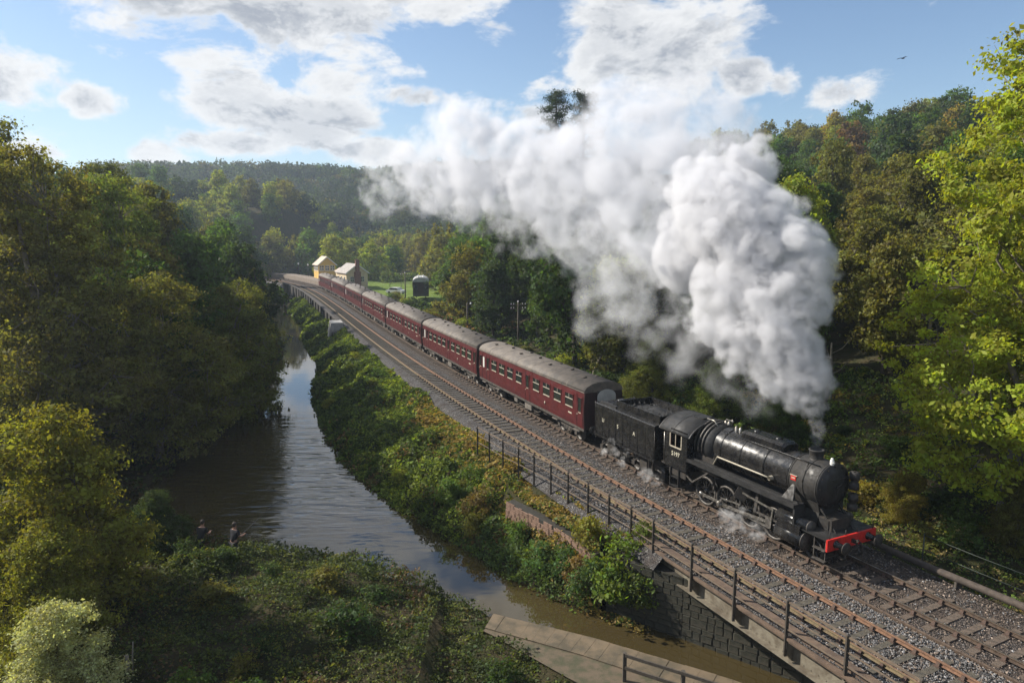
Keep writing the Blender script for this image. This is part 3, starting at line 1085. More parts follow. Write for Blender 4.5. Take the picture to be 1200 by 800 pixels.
def build_loco():
    a, rz, L = train_frame(24.3, 33.0)
    lo = thing('steam_locomotive', 'black steam locomotive with red buffer beam hauling the maroon carriages', 'locomotive', a, rz)
    ZB = 2.78
    # --- buffer beam and front end
    b = MB().box(0, .07, -1.3, 1.3, .80, 1.25)
    b.box(-.012, 0, -.36, -.30, .80, 1.25).box(-.012, 0, .30, .36, .80, 1.25)
    beam = b.build('buffer_beam', 'beam_red', lo)
    for s in (-1, 1):
        bf = MB().lathe([(.0, .15), (-.03, .15), (-.05, .11), (-.30, .10), (-.30, .075), (-.44, .075)], (0, s * .86, 1.03), 'x', 16)
        o = bf.build('buffer', 'loco_black', lo)
        MB().lathe([(-.42, .001), (-.42, .235), (-.455, .235), (-.475, .12), (-.48, .001)], (0, s * .86, 1.03), 'x', 22).build('buffer_head', 'dark_iron', o)
    b = MB().bar((0, 0, 1.02), (-.22, 0, 1.02), .09, .14).bar((-.18, 0, 1.02), (-.28, 0, 1.12), .08, .08)
    b.tube([(-.2, 0, .98), (-.26, 0, .8), (-.2, 0, .62)], .035, 8)
    b.build('coupling', 'dark_iron', lo)
    for s in (-1, 1):
        MB().tube([(0, s * .45, .85), (-.12, s * .45, .7), (-.1, s * .45, .42), (.05, s * .45, .34)], .04, 8).build('vacuum_hose', 'dark_iron', lo)
    MB().box(.07, 1.6, -1.3, 1.3, 1.19, 1.235).build('front_platform', 'roof_black', lo)
    for s in (-1, 1):                                    # front steps
        b = MB().bar((.12, s * 1.24, 1.2), (.12, s * 1.24, .32), .03, .03).bar((.62, s * 1.24, 1.2), (.62, s * 1.24, .32), .03, .03)
        b.bar((.1, s * 1.24, .36), (.64, s * 1.24, .36), .16, .03).bar((.1, s * 1.24, .78), (.64, s * 1.24, .78), .16, .03)
        b.build('front_step', 'wheel_steel', lo)
    b = MB()
    for s in (-1, 1):
        b.tube([(.05, s * 1.15, 1.24), (.05, s * 1.15, 1.55)], .016, 6)
    b.tube([(.05, .3, 1.24), (.05, .3, 1.45)], .02, 6).tube([(.05, -.3, 1.24), (.05, -.3, 1.45)], .02, 6)
    b.build('lamp_irons', 'dark_iron', lo)
    # --- frames
    MB().box(.5, 9.3, -.52, .52, .62, 1.66).build('frame', 'dark_iron', lo)
    MB().extrude([(-.62, 1.2), (.62, 1.2), (.5, 1.75), (.62, 2.15), (-.62, 2.15), (-.5, 1.75)], 1.1, 2.2).build('smokebox_saddle', 'smokebox_black', lo)
    b = MB()
    for s in (-1, 1):
        b.bar((.35, s * .45, 1.24), (1.05, s * .5, 1.95), .04, .06)
    b.box(.62, 1.05, -.55, .55, 1.24, 1.62)
    b.build('front_stay', 'smokebox_black', lo)
    # --- smokebox, boiler, firebox
    sm = MB().lathe([(.98, .84), (.96, .86), (.98, .875), (2.36, .875), (2.36, .80)], (0, 0, ZB), 'x', 48)
    for x in (1.02, 1.62, 2.30):
        sm.lathe([(x, .876), (x, .893), (x + .05, .893), (x + .05, .876)], (0, 0, ZB), 'x', 48)
    sm.build('smokebox', 'smokebox_black', lo)
    dr = MB().lathe([(1.0, .86), (.955, .855), (.95, .70), (.93, .69), (.87, .50), (.83, .25), (.82, .001)], (0, 0, ZB), 'x', 40).build('smokebox_door', 'roof_black', lo)
    b = MB()
    b.cyl((.83, 0, ZB), (.74, 0, ZB), .05, n=10).bar((.75, 0, ZB), (.75, .05, ZB - .28), .03, .03).bar((.77, 0, ZB), (.77, -.26, ZB + .12), .03, .03)
    for z in (-.28, .28):
        b.bar((.90, -.72, ZB + z), (.84, .2, ZB + z), .06, .03)
    for k in range(12):
        t = 2 * math.pi * k / 12
        b.bar((.95, math.cos(t) * .77, ZB + math.sin(t) * .77), (.90, math.cos(t) * .77, ZB + math.sin(t) * .77), .07, .05)
    b.build('door_fitting', 'dark_iron', dr)
    MB().lathe([(3.52, .40), (3.60, .28), (3.66, .255), (3.92, .275), (3.95, .30), (3.99, .30), (3.99, .22), (3.7, .2)], (1.82, 0, 0), 'z', 24).build('chimney', 'smokebox_black', lo)
    b = MB().lathe([(2.36, .86), (2.40, .845), (4.5, .86), (6.55, .90), (6.6, .90)], (0, 0, ZB), 'x', 48)
    for x in (2.38, 3.65, 4.95, 6.1):
        b.lathe([(x, .855), (x, .915 if x > 5 else .885), (x + .06, .915 if x > 5 else .885), (x + .06, .855)], (0, 0, ZB), 'x', 48)
    boiler = b.build('boiler', 'loco_black', lo)
    MB().lathe([(6.6, .80), (6.6, .965), (7.75, .985), (7.75, .3)], (0, 0, ZB - .02), 'x', 40).build('firebox', 'roof_black', lo)
    MB().box(6.5, 7.75, -.85, .85, 1.5, 2.6).build('firebox_side', 'dark_iron', lo)
    # dome and sandbox casing along the boiler top
    pr = [(-.47, 3.45), (-.45, 3.80), (-.30, 3.90), (.30, 3.90), (.45, 3.80), (.47, 3.45)]
    b = MB()
    n = len(pr)
    sec = [(3.05, .86, .86), (3.16, 1, 1), (5.3, 1, 1), (5.45, .85, .8)]
    vs = [(x, y * w, 3.45 + (z - 3.45) * h) for x, w, h in sec for y, z in pr]
    fs = [(i * n + k, i * n + k + 1, (i + 1) * n + k + 1, (i + 1) * n + k) for i in range(len(sec) - 1) for k in range(n - 1)]
    fs += [tuple(range(n))[::-1], tuple(range((len(sec) - 1) * n, len(sec) * n))]
    b.add(vs, fs)
    b.lathe([(3.89, .14), (3.95, .14), (3.96, .001)], (3.7, 0, 0), 'z', 14).lathe([(3.89, .14), (3.95, .14), (3.96, .001)], (4.9, 0, 0), 'z', 14)
    b.build('dome_casing', 'loco_black', lo)
    b = MB()
    for x in (5.75, 6.0, 6.75, 6.95):
        b.lathe([(3.60, .07), (3.82, .07), (3.84, .04), (3.90, .04)], (x, .12 if x < 6.5 else -.15, 0), 'z', 10)
    b.build('safety_valve', 'bright_steel', lo)
    b = MB().tube([(6.9, .35, 3.66), (7.15, .35, 3.86), (7.6, .35, 3.86)], .035, 8).tube([(6.7, -.3, 3.7), (6.7, -.3, 3.95)], .03, 6)
    b.tube([(7.0, -.55, 3.55), (7.05, -.7, 3.72), (7.5, -.7, 3.72)], .03, 6)
    b.build('steam_pipe', 'bright_steel', lo)
    b = MB()                                             # pipes wrapping the firebox front
    for x, r in ((7.02, .04), (7.25, .05), (7.5, .03)):
        pts = [(x + .12 * (1 - math.sin(t)), 1.02 * math.cos(t), ZB + 1.02 * math.sin(t)) for t in np.linspace(-.4, 1.9, 12)]
        b.tube(pts, r, 7)
    b.build('injector_pipe', 'wheel_steel', lo)
    b = MB().tube([(6.35, 1.02, 2.15), (6.15, 1.0, 2.55), (3.7, .98, 2.55), (3.2, .93, 2.52)], .035, 8)
    b.lathe([(-.09, .09), (.09, .09)], (3.15, .95, 2.55), 'y', 10)
    b.build('feed_pipe', 'cream_trim', lo)
    b = MB().tube([(1.2, .52, ZB + .80), (2.3, .52, ZB + .80), (4.6, .52, ZB + .80), (6.4, .55, ZB + .82)], .018, 6)
    for x in (1.2, 2.6, 4.1, 5.6):
        b.tube([(x, .45, ZB + .72), (x, .52, ZB + .80)], .018, 6)
    b.build('boiler_handrail', 'loco_black', lo)
    b = MB().tube([(1.65, .90 * math.cos(.1), ZB + .9 * math.sin(.1)), (1.65, .90 * math.cos(.6), ZB + .9 * math.sin(.6)), (1.75, .90 * math.cos(1.0), ZB + .9 * math.sin(1.0)), (2.4, .88 * math.cos(1.0), ZB + .88 * math.sin(1.0))], .022, 6)
    b.build('smokebox_pipe', 'dark_iron', lo)
    pl = MB().box(1.96, 2.20, .868, .89, 2.80, 2.98).build('works_plate', 'beam_red', lo)
    MB().box(1.99, 2.17, .89, .895, 2.87, 2.92).build('plate_legend', 'cream_trim', pl)
    MB().box(1.9, 2.26, .87, .893, 2.985, 3.015).build('plate_rim', 'cream_trim', lo)
    MB().add([(1.95, .86, 2.55), (2.2, .86, 2.55), (2.35, 1.15, 2.08), (1.8, 1.15, 2.08), (2.07, .80, 2.75)], [(0, 1, 2, 3), (4, 1, 0), (4, 2, 1), (4, 3, 2), (4, 0, 3)]).build('boiler_bracket', 'smokebox_black', lo)
    lamp = MB().lathe([(3.62, .075), (3.80, .075), (3.84, .05), (3.88, .05), (3.9, .02)], (1.0, .12, 0), 'z', 12).build('headlamp', 'white_paint', lo)
    MB().lathe([(-.10, .001), (-.10, .05), (-.06, .055)], (1.0, .12, 3.71), 'x', 12).build('lamp_lens', 'frosted', lamp)
    # air pumps on the far side of the smokebox front
    for z0, z1 in ((1.75, 2.45), (2.6, 3.3)):
        MB().lathe([(z0, .05), (z0 + .02, .19), (z0 + .25, .19), (z0 + .27, .13), (z0 + .38, .13), (z0 + .4, .19), (z1 - .02, .19), (z1, .05)], (.72, -.82, 0), 'z', 16).build('air_pump', 'dark_iron', lo)
    # --- running boards
    for s in (-1, 1):
        b = MB().box(1.55, 7.75, min(s * .82, s * 1.36), max(s * .82, s * 1.36), 1.99, 2.04)
        b.box(1.55, 7.75, min(s * 1.33, s * 1.37), max(s * 1.33, s * 1.37), 1.90, 2.06)
        b.box(1.60, 7.70, min(s * 1.06, s * 1.12), max(s * 1.06, s * 1.12), 2.04, 2.10)
        for x in np.arange(2.0, 7.6, .9):
            b.bar((x, s * .7, 1.7), (x, s * 1.3, 1.98), .05, .05)
        b.build('running_board', 'roof_black', lo)
        MB().extrude([(min(s * .8, s * 1.34), 1.24), (max(s * .8, s * 1.34), 1.24), (max(s * .8, s * 1.34), 1.99), (min(s * .8, s * 1.34), 1.99)], 1.52, 1.60).build('board_end', 'roof_black', lo)
    MB().cyl((5.9, 1.0, 1.78), (6.9, 1.0, 1.78), .19, n=14).build('air_reservoir', 'dark_iron', lo)
    # --- cylinders and valve chests
    for s in (-1, 1):
        o = MB().cyl((1.12, s * 1.06, .74), (2.42, s * 1.06, .74), .36, n=24).box(1.22, 2.32, min(s * .6, s * 1.36), max(s * .6, s * 1.36), .78, 1.30).build('cylinder', 'loco_black', lo)
        MB().lathe([(1.12, .37), (1.09, .37), (1.09, .30), (1.07, .29), (1.06, .001)], (0, s * 1.06, .74), 'x', 24).lathe([(1.125, .372), (1.085, .385), (1.085, .36)], (0, s * 1.06, .74), 'x', 24).build('cylinder_cover', 'wheel_steel', o)
        v = MB().cyl((1.02, s * 1.02, 1.32), (2.5, s * 1.02, 1.32), .235, n=20).build('valve_chest', 'loco_black', lo)
        MB().lathe([(1.02, .24), (.98, .245), (.98, .19), (.95, .17), (.95, .001)], (0, s * 1.02, 1.32), 'x', 20).build('valve_cover', 'wheel_steel', v)
    # --- wheels
    big = spoked_wheel(.665, .15, 13)
    for x, ang in ((2.95, .4), (4.30, .4), (5.65, .4), (7.0, .4)):
        for s in (-1, 1):
            put_wheel('driving_wheel', big, lo, x, s * .76, .665, ang)
    small = spoked_wheel(.42, .13, 9, False)
    for s in (-1, 1):
        put_wheel('pony_wheel', small, lo, 1.0, s * .76, .42)
    # --- rods and valve gear, near side in full
    cx = [2.95, 4.30, 5.65, 7.0]
    cr = (.24 * math.cos(-.75), .24 * math.sin(-.75))
    for s in (-1, 1):
        yo = s * .93
        b = MB()
        b.bar((cx[0] + cr[0], yo, .665 + cr[1]), (cx[3] + cr[0], yo, .665 + cr[1]), .05, .13)
        for x in cx:
            b.lathe([(-.05, .001), (-.05, .10), (.06, .10), (.06, .001)], (x + cr[0], yo, .665 + cr[1]), 'y', 12)
        b.build('coupling_rod', 'bright_steel', lo)
        yc = s * 1.06
        b = MB().bar((2.95, yc, .76), (cx[2] + cr[0], yc, .665 + cr[1]), .05, .12)
        b.lathe([(-.06, .001), (-.06, .14), (.07, .14), (.07, .001)], (cx[2] + cr[0], yc, .665 + cr[1]), 'y', 14)
        b.build('connecting_rod', 'bright_steel', lo)
        b = MB().cyl((2.4, yc, .74), (2.95, yc, .74), .045, n=10).box(2.85, 3.1, min(yc - .1, yc + .1), max(yc - .1, yc + .1), .58, .92)
        b.bar((2.4, yc, .93), (3.7, yc, .95), .09, .06)
        b.build('crosshead', 'wheel_steel', lo)
        b = MB()
        pts = [(4.45 + .10 * math.cos(t), s * 1.12, 1.35 + .42 * math.sin(t)) for t in np.linspace(-1.2, 1.2, 9)]
        b.tube(pts, .045, 6)
        b.build('expansion_link', 'wheel_steel', lo)
        b = MB().bar((2.55, s * 1.08, 1.33), (4.5, s * 1.1, 1.5), .035, .07).build('radius_rod', 'bright_steel', lo)
        b = MB().bar((2.75, s * 1.14, 1.45), (2.86, s * 1.14, .55), .035, .07).bar((2.86, s * 1.14, .58), (3.0, s * 1.12, .55), .035, .05)
        b.build('combination_lever', 'bright_steel', lo)
        b = MB().bar((cx[2] + cr[0], s * 1.15, .665 + cr[1]), (cx[2] + cr[0] - .2, s * 1.15, .665 + cr[1] + .30), .05, .09).bar((cx[2] - .03, s * 1.17, .86), (4.48, s * 1.17, .97), .035, .06)
        b.build('return_crank', 'bright_steel', lo)
        b = MB().bar((4.35, s * .95, 1.9), (4.6, s * 1.16, 1.2), .12, .5).bar((3.72, s * .95, 1.9), (3.72, s * 1.1, .92), .14, .06)
        b.build('motion_bracket', 'dark_iron', lo)
        b = MB().bar((4.55, s * 1.1, 1.72), (7.9, s * 1.14, 1.95), .03, .05)
        b.build('reach_rod', 'wheel_steel', lo)
        for x in (3.6, 5.0, 6.3):
            b = MB().bar((x, s * .95, 1.95), (x + .05, s * .9, .95), .05, .30).build('brake_hanger', 'dark_iron', lo)
        b = MB().bar((6.2, s * 1.18, 1.95), (7.5, s * 1.2, .98), .05, .07).bar((7.5, s * 1.2, .98), (7.95, s * 1.2, 1.2), .05, .07)
        b.build('cab_stay', 'wheel_steel', lo)
    # --- cab
    for s in (-1, 1):
        y0, y1 = (1.33, 1.365) if s > 0 else (-1.365, -1.33)
        b = MB()
        b.box(7.75, 9.32, y0, y1, 1.35, 2.38).box(7.75, 8.15, y0, y1, 2.38, 3.22).box(8.92, 9.32, y0, y1, 2.38, 3.0).box(8.15, 8.92, y0, y1, 3.06, 3.22)
        side = b.build('cab_side', 'loco_black', lo)
        b = MB()
        yw = s * 1.375
        b.bar((8.13, yw, 2.36), (8.94, yw, 2.36), .05, .05).bar((8.13, yw, 3.08), (8.94, yw, 3.08), .04, .05).bar((8.13, yw, 2.36), (8.13, yw, 3.08), .04, .05, (1, 0, 0)).bar((8.94, yw, 2.36), (8.94, yw, 3.08), .04, .05, (1, 0, 0)).bar((8.55, yw, 2.36), (8.55, yw, 3.08), .03, .03, (1, 0, 0))
        b.build('window_frame', 'cream_trim', side)
    MB().box(7.72, 7.78, -1.34, 1.34, 2.3, 3.15).box(7.72, 7.78, -1.34, 1.34, 1.35, 2.3).build('cab_front', 'loco_black', lo)
    b = MB().box(8.3, 8.5, .75, 1.1, 2.0, 2.65).box(8.55, 8.8, .85, 1.15, 1.7, 2.2)
    b.build('cab_seat', 'beam_red', lo)
    prof = []
    for k in range(15):
        t = R(24) + (R(156) - R(24)) * k / 14
        prof.append((1.58 * math.cos(t), 2.56 + 1.14 * math.sin(t) + .02))
    inner_p = [(y * .97, z - .05) for y, z in prof][::-1]
    b = MB().extrude(prof + inner_p, 7.5, 9.75, True)
    roof = b.build('cab_roof', 'roof_black', lo)
    b = MB()
    for x in (7.52, 8.75, 9.68):
        pr2 = [(y * 1.008, z + .014) for y, z in prof]
        b.extrude(pr2 + [(y, z - .03) for y, z in prof][::-1], x, x + .05)
    b.build('roof_rib', 'roof_black', roof)
    MB().box(7.95, 8.6, -.3, .3, 3.70, 3.76).build('roof_hatch', 'roof_black', roof)
    MB().box(7.9, 9.7, -1.25, 1.25, 1.28, 1.36).build('cab_floor', 'dark_iron', lo)
    for s in (-1, 1):
        b = MB().box(8.35, 8.95, min(s * 1.15, s * 1.32), max(s * 1.15, s * 1.32), .42, .46).box(8.35, 8.95, min(s * 1.15, s * 1.32), max(s * 1.15, s * 1.32), .85, .89)
        b.box(8.33, 8.37, min(s * 1.2, s * 1.32), max(s * 1.2, s * 1.32), .42, 1.35).box(8.93, 8.97, min(s * 1.2, s * 1.32), max(s * 1.2, s * 1.32), .42, 1.35)
        b.build('cab_step', 'roof_black', lo)
        b = MB().tube([(9.38, s * 1.37, 1.4), (9.38, s * 1.37, 2.9)], .02, 6)
        b.build('cab_handrail', 'bright_steel', lo)
        MB().box(7.9, 9.1, min(s * .9, s * 1.25), max(s * .9, s * 1.25), .95, 1.3).build('injector_box', 'dark_iron', lo)
    side_text('5197', .30, 'letter_cream', lo, 8.53, 1.372, 2.02, 'cab_number')
    return lo


def wheelset_bogie(m_frame, wheels, x0, parent, wb=1.7, r=.42, half=1.02, arch=True):
    bo = obj('bogie', None, parent, (x0, 0, 0))
    for s in (-1, 1):
        b = MB()
        y = s * half
        if arch:
            pts = [(-wb / 2 - .25, y, .50), (-wb / 2, y, .58), (-.38, y, .86), (.38, y, .86), (wb / 2, y, .58), (wb / 2 + .25, y, .50)]
            for p, q in zip(pts[:-1], pts[1:]):
                b.bar(p, q, .08, .06)
            pts = [(-wb / 2, y, .46), (-.35, y, .34), (.35, y, .34), (wb / 2, y, .46)]
            for p, q in zip(pts[:-1], pts[1:]):
                b.bar(p, q, .08, .05)
            b.box(-.3, .3, y - .06, y + .06, .36, .84)
        else:
            b.bar((-wb / 2 - .45, y, .62), (wb / 2 + .45, y, .62), .09, .16).bar((-.5, y, .46), (.5, y, .46), .12, .14)
            for x in (-.35, 0, .35):
                b.cyl((x, y, .42), (x, y, .66), .08, n=8)
        for x in (-wb / 2, wb / 2):
            b.box(x - .13, x + .13, y - .09, y + .1, .36, .58)
        b.build('side_frame', m_frame, bo)
        for x in (-wb / 2, wb / 2):
            obj('wheel', wheels, bo, (x, s * .76, r))
    return bo


def disc_wheel(r):
    return MB().lathe([(.07, .001), (.07, .12), (.03, .14), (.02, r * .8), (.065, r * .84), (.065, r), (-.065, r * 1.01), (-.065, r * 1.06), (-.09, r * 1.06), (-.09, .001)], (0, 0, 0), 'y', 20).mesh('wheel', 'wheel_steel')


WHEEL = disc_wheel(.42)


def build_tender():
    a, rz, L = train_frame(33.35, 38.55)
    te = thing('tender', 'black coal tender lettered USA coupled behind the steam locomotive', 'tender', a, rz)
    pr = [(-1.30, 1.22), (1.30, 1.22), (1.34, 1.28), (1.36, 2.75), (1.36, 2.92), (1.30, 2.97), (-1.30, 2.97), (-1.36, 2.92), (-1.36, 2.75), (-1.34, 1.28)]
    MB().extrude(pr, .12, L - .1).build('water_tank', 'loco_black', te)
    b = MB()
    for s in (-1, 1):
        b.box(.12, L - .1, min(s * 1.355, s * 1.375), max(s * 1.355, s * 1.375), 2.70, 2.76)
        b.box(.05, L - .05, min(s * 1.30, s * 1.40), max(s * 1.30, s * 1.40), 1.12, 1.22)
        for x in np.linspace(.2, L - .18, 9):
            b.box(x - .012, x + .012, min(s * 1.345, s * 1.366), max(s * 1.345, s * 1.366), 1.28, 2.70)
    b.build('tank_beading', 'loco_black', te)
    MB().box(.02, L, -1.1, 1.1, .92, 1.20).build('underframe', 'dark_iron', te)
    b = MB()
    L2 = L * .66
    for s in (-1, 1):
        b.add([(.05, s * 1.12, 2.97), (L2, s * 1.12, 2.97), (L2, s * 1.12, 3.42), (.05, s * 1.12, 3.42), (.05, s * 1.05, 2.97), (L2, s * 1.05, 2.97), (L2, s * 1.05, 3.42), (.05, s * 1.05, 3.42)],
              [(0, 1, 2, 3), (7, 6, 5, 4), (3, 2, 6, 7), (0, 3, 7, 4), (1, 5, 6, 2)])
    b.box(L2 - .06, L2, -1.12, 1.12, 2.97, 3.42).box(.05, .11, -1.05, -.45, 2.97, 3.42).box(.05, .11, .45, 1.05, 2.97, 3.42)
    b.build('coal_bunker', 'loco_black', te)
    r = random.Random(3)
    b = MB()
    nx, ny = 14, 9
    vs, fs = [], []
    for i in range(nx):
        for j in range(ny):
            u, v = i / (nx - 1), j / (ny - 1)
            vs.append((.12 + (L2 - .2) * u, -1.02 + 2.04 * v, 2.96 + (.22 + .18 * u) * math.sin(math.pi * v) ** .6 * (.4 + .6 * math.sin(math.pi * min(1, u * 1.2))) + r.uniform(-.06, .06)))
    for i in range(nx - 1):
        for j in range(ny - 1):
            k = i * ny + j
            fs.append((k, k + ny, k + ny + 1, k + 1))
    b.add(vs, fs)
    for _ in range(90):
        x, y = r.uniform(.2, L2 - .15), r.uniform(-.9, .9)
        z = 3.12 + .1 * math.cos(y * 1.5)
        q = r.uniform(.04, .11)
        b.add([(x + q, y, z), (x - q, y + q * .2, z), (x, y + q, z), (x, y - q, z), (x, y, z + q)], [(0, 2, 4), (2, 1, 4), (1, 3, 4), (3, 0, 4)])
    b.build('coal', 'coal', te)
    MB().lathe([(2.97, .30), (3.10, .30), (3.12, .26), (3.16, .001)], (L - .75, 0, 0), 'z', 18).box(L - 1.5, L - 1.35, -1.0, 1.0, 2.97, 3.08).build('water_filler', 'loco_black', te)
    MB().box(L2 + .1, L - .3, .95, 1.15, 2.97, 3.06).build('tool_box', 'roof_black', te)
    for x in (1.35, L - 1.3):
        wheelset_bogie('dark_iron', WHEEL, x, te)
    for i, (ch, x) in enumerate((('U', L * .83), ('S', L * .58), ('A', L * .32))):
        side_text(ch, .30, 'letter_cream', te, x, 1.372, 2.12, 'tank_letter')
    for s in (-1, 1):
        b = MB().tube([(.08, s * 1.38, 1.3), (.08, s * 1.38, 2.7)], .018, 6).tube([(L - .08, s * 1.3, 1.3), (L - .02, s * 1.3, 3.0)], .018, 6)
        b.build('grab_rail', 'wheel_steel', te)
        b = MB().box(.2, .55, min(s * 1.2, s * 1.38), max(s * 1.2, s * 1.38), .45, .49).box(.2, .23, min(s * 1.2, s * 1.36), max(s * 1.2, s * 1.36), .45, 1.2).box(.52, .55, min(s * 1.2, s * 1.36), max(s * 1.2, s * 1.36), .45, 1.2)
        b.build('tender_step', 'dark_iron', te)
        MB().box(L - .06, L + .02, -1.25, 1.25, .9, 1.2).build('rear_beam', 'dark_iron', te)
        MB().lathe([(0, .1), (.35, .09), (.36, .2), (.40, .2), (.41, .001)], (L, s * .86, 1.03), 'x', 14).build('buffer', 'dark_iron', te)
    return te


def carriage(L, first, detail):
    """one coach, local x from its front end (0) to its back (L)"""
    co = thing('railway_carriage', '', 'carriage')
    HW = 1.33
    side = [(1.02, 1.27), (1.25, 1.31), (1.75, 1.335), (2.35, 1.335), (2.9, 1.30), (3.17, 1.265)]
    prof = [(y, z) for z, y in side] + [(-y, z) for z, y in side[::-1]]
    MB().extrude(prof, .06, L - .06).build('body', 'maroon', co)
    arc = []
    for k in range(17):
        t = math.pi * k / 16
        arc.append((1.30 * math.cos(t), 3.16 + .60 * math.sin(t) ** .85))
    rf = MB().extrude(arc, .0, L, True).build('roof', 'coach_roof', co)
    b = MB()
    for s in (-1, 1):
        b.bar((0, s * 1.30, 3.19), (L, s * 1.30, 3.19), .05, .05)
    b.build('rain_strip', 'coach_roof', rf)
    if detail > 0:
        b = MB()
        for x in np.linspace(2.2, L - 2.2, 6):
            b.extrude([(y * 1.004, z + .012) for y, z in arc], x, x + .05)
        b.build('roof_seam', 'coach_roof', rf)
    pos = np.linspace(.09, .91, 7)
    for i, f in enumerate(pos):
        for s in ((-.42, .42) if i % 2 == 0 else (.0,)):
            MB().lathe([(0, .10), (.06, .10), (.07, .14), (.10, .13), (.12, .001)], (f * L, s, 3.755 - abs(s) * .12), 'z', 10).build('roof_vent', 'underframe', rf)
    for x0, x1, sgn in ((-.005, .06, -1), (L - .06, L + .005, 1)):
        MB().extrude([(y * .985, z) for y, z in prof] , x0, x1).build('end_wall', 'coach_end', co)
        g = MB().box(min(x0 + sgn * .0, x0 + sgn * .30), max(x0, x0 + sgn * .30), -.46, .46, 1.15, 3.25) if sgn < 0 else MB().box(x1, x1 + .28, -.46, .46, 1.15, 3.25)
        g.build('gangway', 'underframe', co)
    arcpts = [(.62 * math.cos(t), 2.95 + .42 * math.sin(t)) for t in np.linspace(0, math.pi, 11)]
    if first:
        MB().extrude(arcpts + [(-.62, 2.7), (.62, 2.7)], -.33, -.305).build('gangway_board', 'van_grey', co)
    # windows on the river side: (fraction, width, kind)
    W = [(.028, .42, 'door')] + [(f, .98, 'big') for f in (.105, .195, .285, .375)] + [(.455, .42, 'door')] + [(f, .98, 'big') for f in (.54, .63, .72, .81)] + [(.885, .42, 'door'), (.935, .40, 'frost'), (.975, .40, 'door')]
    for f, w, kind in W:
        x = f * L
        z0, z1 = (1.98, 2.82) if kind != 'frost' else (1.95, 2.80)
        y0 = 1.338
        gl = MB().box(x - w / 2, x + w / 2, y0 - .05, y0 + .002, z0, z1).build('window', 'frosted' if kind == 'frost' else 'glass_dark', co)
        if detail > 0:
            b = MB()
            yf = y0 + .006
            b.bar((x - w / 2 - .02, yf, z0), (x + w / 2 + .02, yf, z0), .035, .035).bar((x - w / 2 - .02, yf - .008, z1), (x + w / 2 + .02, yf - .008, z1), .035, .03)
            b.bar((x - w / 2, yf, z0), (x - w / 2, yf, z1), .03, .03, (1, 0, 0)).bar((x + w / 2, yf, z0), (x + w / 2, yf, z1), .03, .03, (1, 0, 0))
            b.build('window_frame', 'maroon', gl)
            if kind == 'big':
                b = MB().bar((x - w / 2, yf, z0 + .55), (x + w / 2, yf, z0 + .55), .03, .045).bar((x, yf, z0 + .55), (x, yf, z1), .025, .03, (1, 0, 0))
                b.build('ventilator_bar', 'cream_trim', gl)
                b = MB().box(x - w / 2 + .03, x + w / 2 - .03, y0 + .003, y0 + .012, z0 + .02, z0 + .09)
                b.build('sill', 'cream_trim', gl)
            if kind == 'door':
                b = MB()
                for dx in (-.34, .34):
                    b.box(x + dx - .008, x + dx + .008, 1.325, 1.342, 1.1, 3.0)
                b.build('door_seam', 'coach_end', co)
                MB().box(x + .22, x + .30, 1.34, 1.365, 1.78, 1.82).build('door_handle', 'cream_trim', co)
                MB().box(x - .16, x + .16, 1.338, 1.35, 1.90, 1.94).build('door_sill', 'cream_trim', co)
    # crest and number on the side
    MB().lathe([(1.332, .001), (1.344, .12), (1.346, .001)], (.455 * L - .5, 0, 1.5), 'y', 14).build('crest', 'cream_trim', co).scale = (.7, 1, 1)
    b = MB()
    for k in range(6):
        b.box(.085 * L + k * .075, .085 * L + k * .075 + .05, 1.333, 1.343, 1.62, 1.71)
    b.build('running_number', 'letter_cream', co)
    # underframe
    b = MB()
    for s in (-1, 1):
        b.box(.05, L - .05, min(s * 1.18, s * 1.28), max(s * 1.18, s * 1.28), .86, 1.02)
        b.bar((L * .33, s * 1.0, .88), (L * .40, s * 1.0, .42), .06, .06).bar((L * .40, s * 1.0, .42), (L * .60, s * 1.0, .42), .06, .06).bar((L * .60, s * 1.0, .42), (L * .67, s * 1.0, .88), .06, .06)
    b.box(.3, L - .3, -.5, .5, .7, 1.0)
    b.build('underframe', 'underframe', co)
    MB().box(L * .44, L * .44 + 1.05, .62, 1.16, .38, .84).build('battery_box', 'box_grey', co)
    MB().box(L * .58, L * .58 + .5, .7, 1.14, .45, .84).build('equipment_box', 'box_grey', co)
    MB().cyl((L * .30, .85, .66), (L * .30 + .8, .85, .66), .19, n=12).build('vacuum_cylinder', 'underframe', co)
    for x in (2.35, L - 2.35):
        wheelset_bogie('underframe', WHEEL, x, co, 2.2, .42, 1.04, False)
        for dx in (-1.4, 1.4):
            MB().box(x + dx - .35, x + dx + .35, 1.14, 1.30, .74, .78).build('footboard', 'box_grey', co)
    for x, sg in ((0, -1), (L, 1)):
        for s in (-1, 1):
            MB().lathe([(0, .1), (sg * .25, .09), (sg * .26, .22), (sg * .29, .22), (sg * .30, .001)], (x, s * .86, 1.03), 'x', 12).build('buffer', 'dark_iron', co)
    return co


build_loco()
build_tender()
CY = [39.35, 55.35, 71.2, 88.8, 106.6, 124.0, 141.6, 158.8]
words = ['first', 'second', 'third', 'fourth', 'fifth', 'sixth', 'seventh']
for i in range(7):
    a, rz, L = train_frame(CY[i], CY[i + 1])
    co = carriage(L - .55, i == 0, 1 if i < 4 else 0)
    co.location = a + Vector((math.cos(rz), math.sin(rz), 0)) * .3
    co.rotation_euler = (0, 0, rz)
    co['label'] = ('maroon railway carriage with brown-grey roof, coupled right behind the black tender' if i == 0 else
                   'maroon railway carriage at the tail of the train by the station' if i == 6 else
                   'maroon railway carriage with brown-grey roof, %s in the train counting from the tender' % words[i])
    co['group'] = 'maroon carriages of the train'


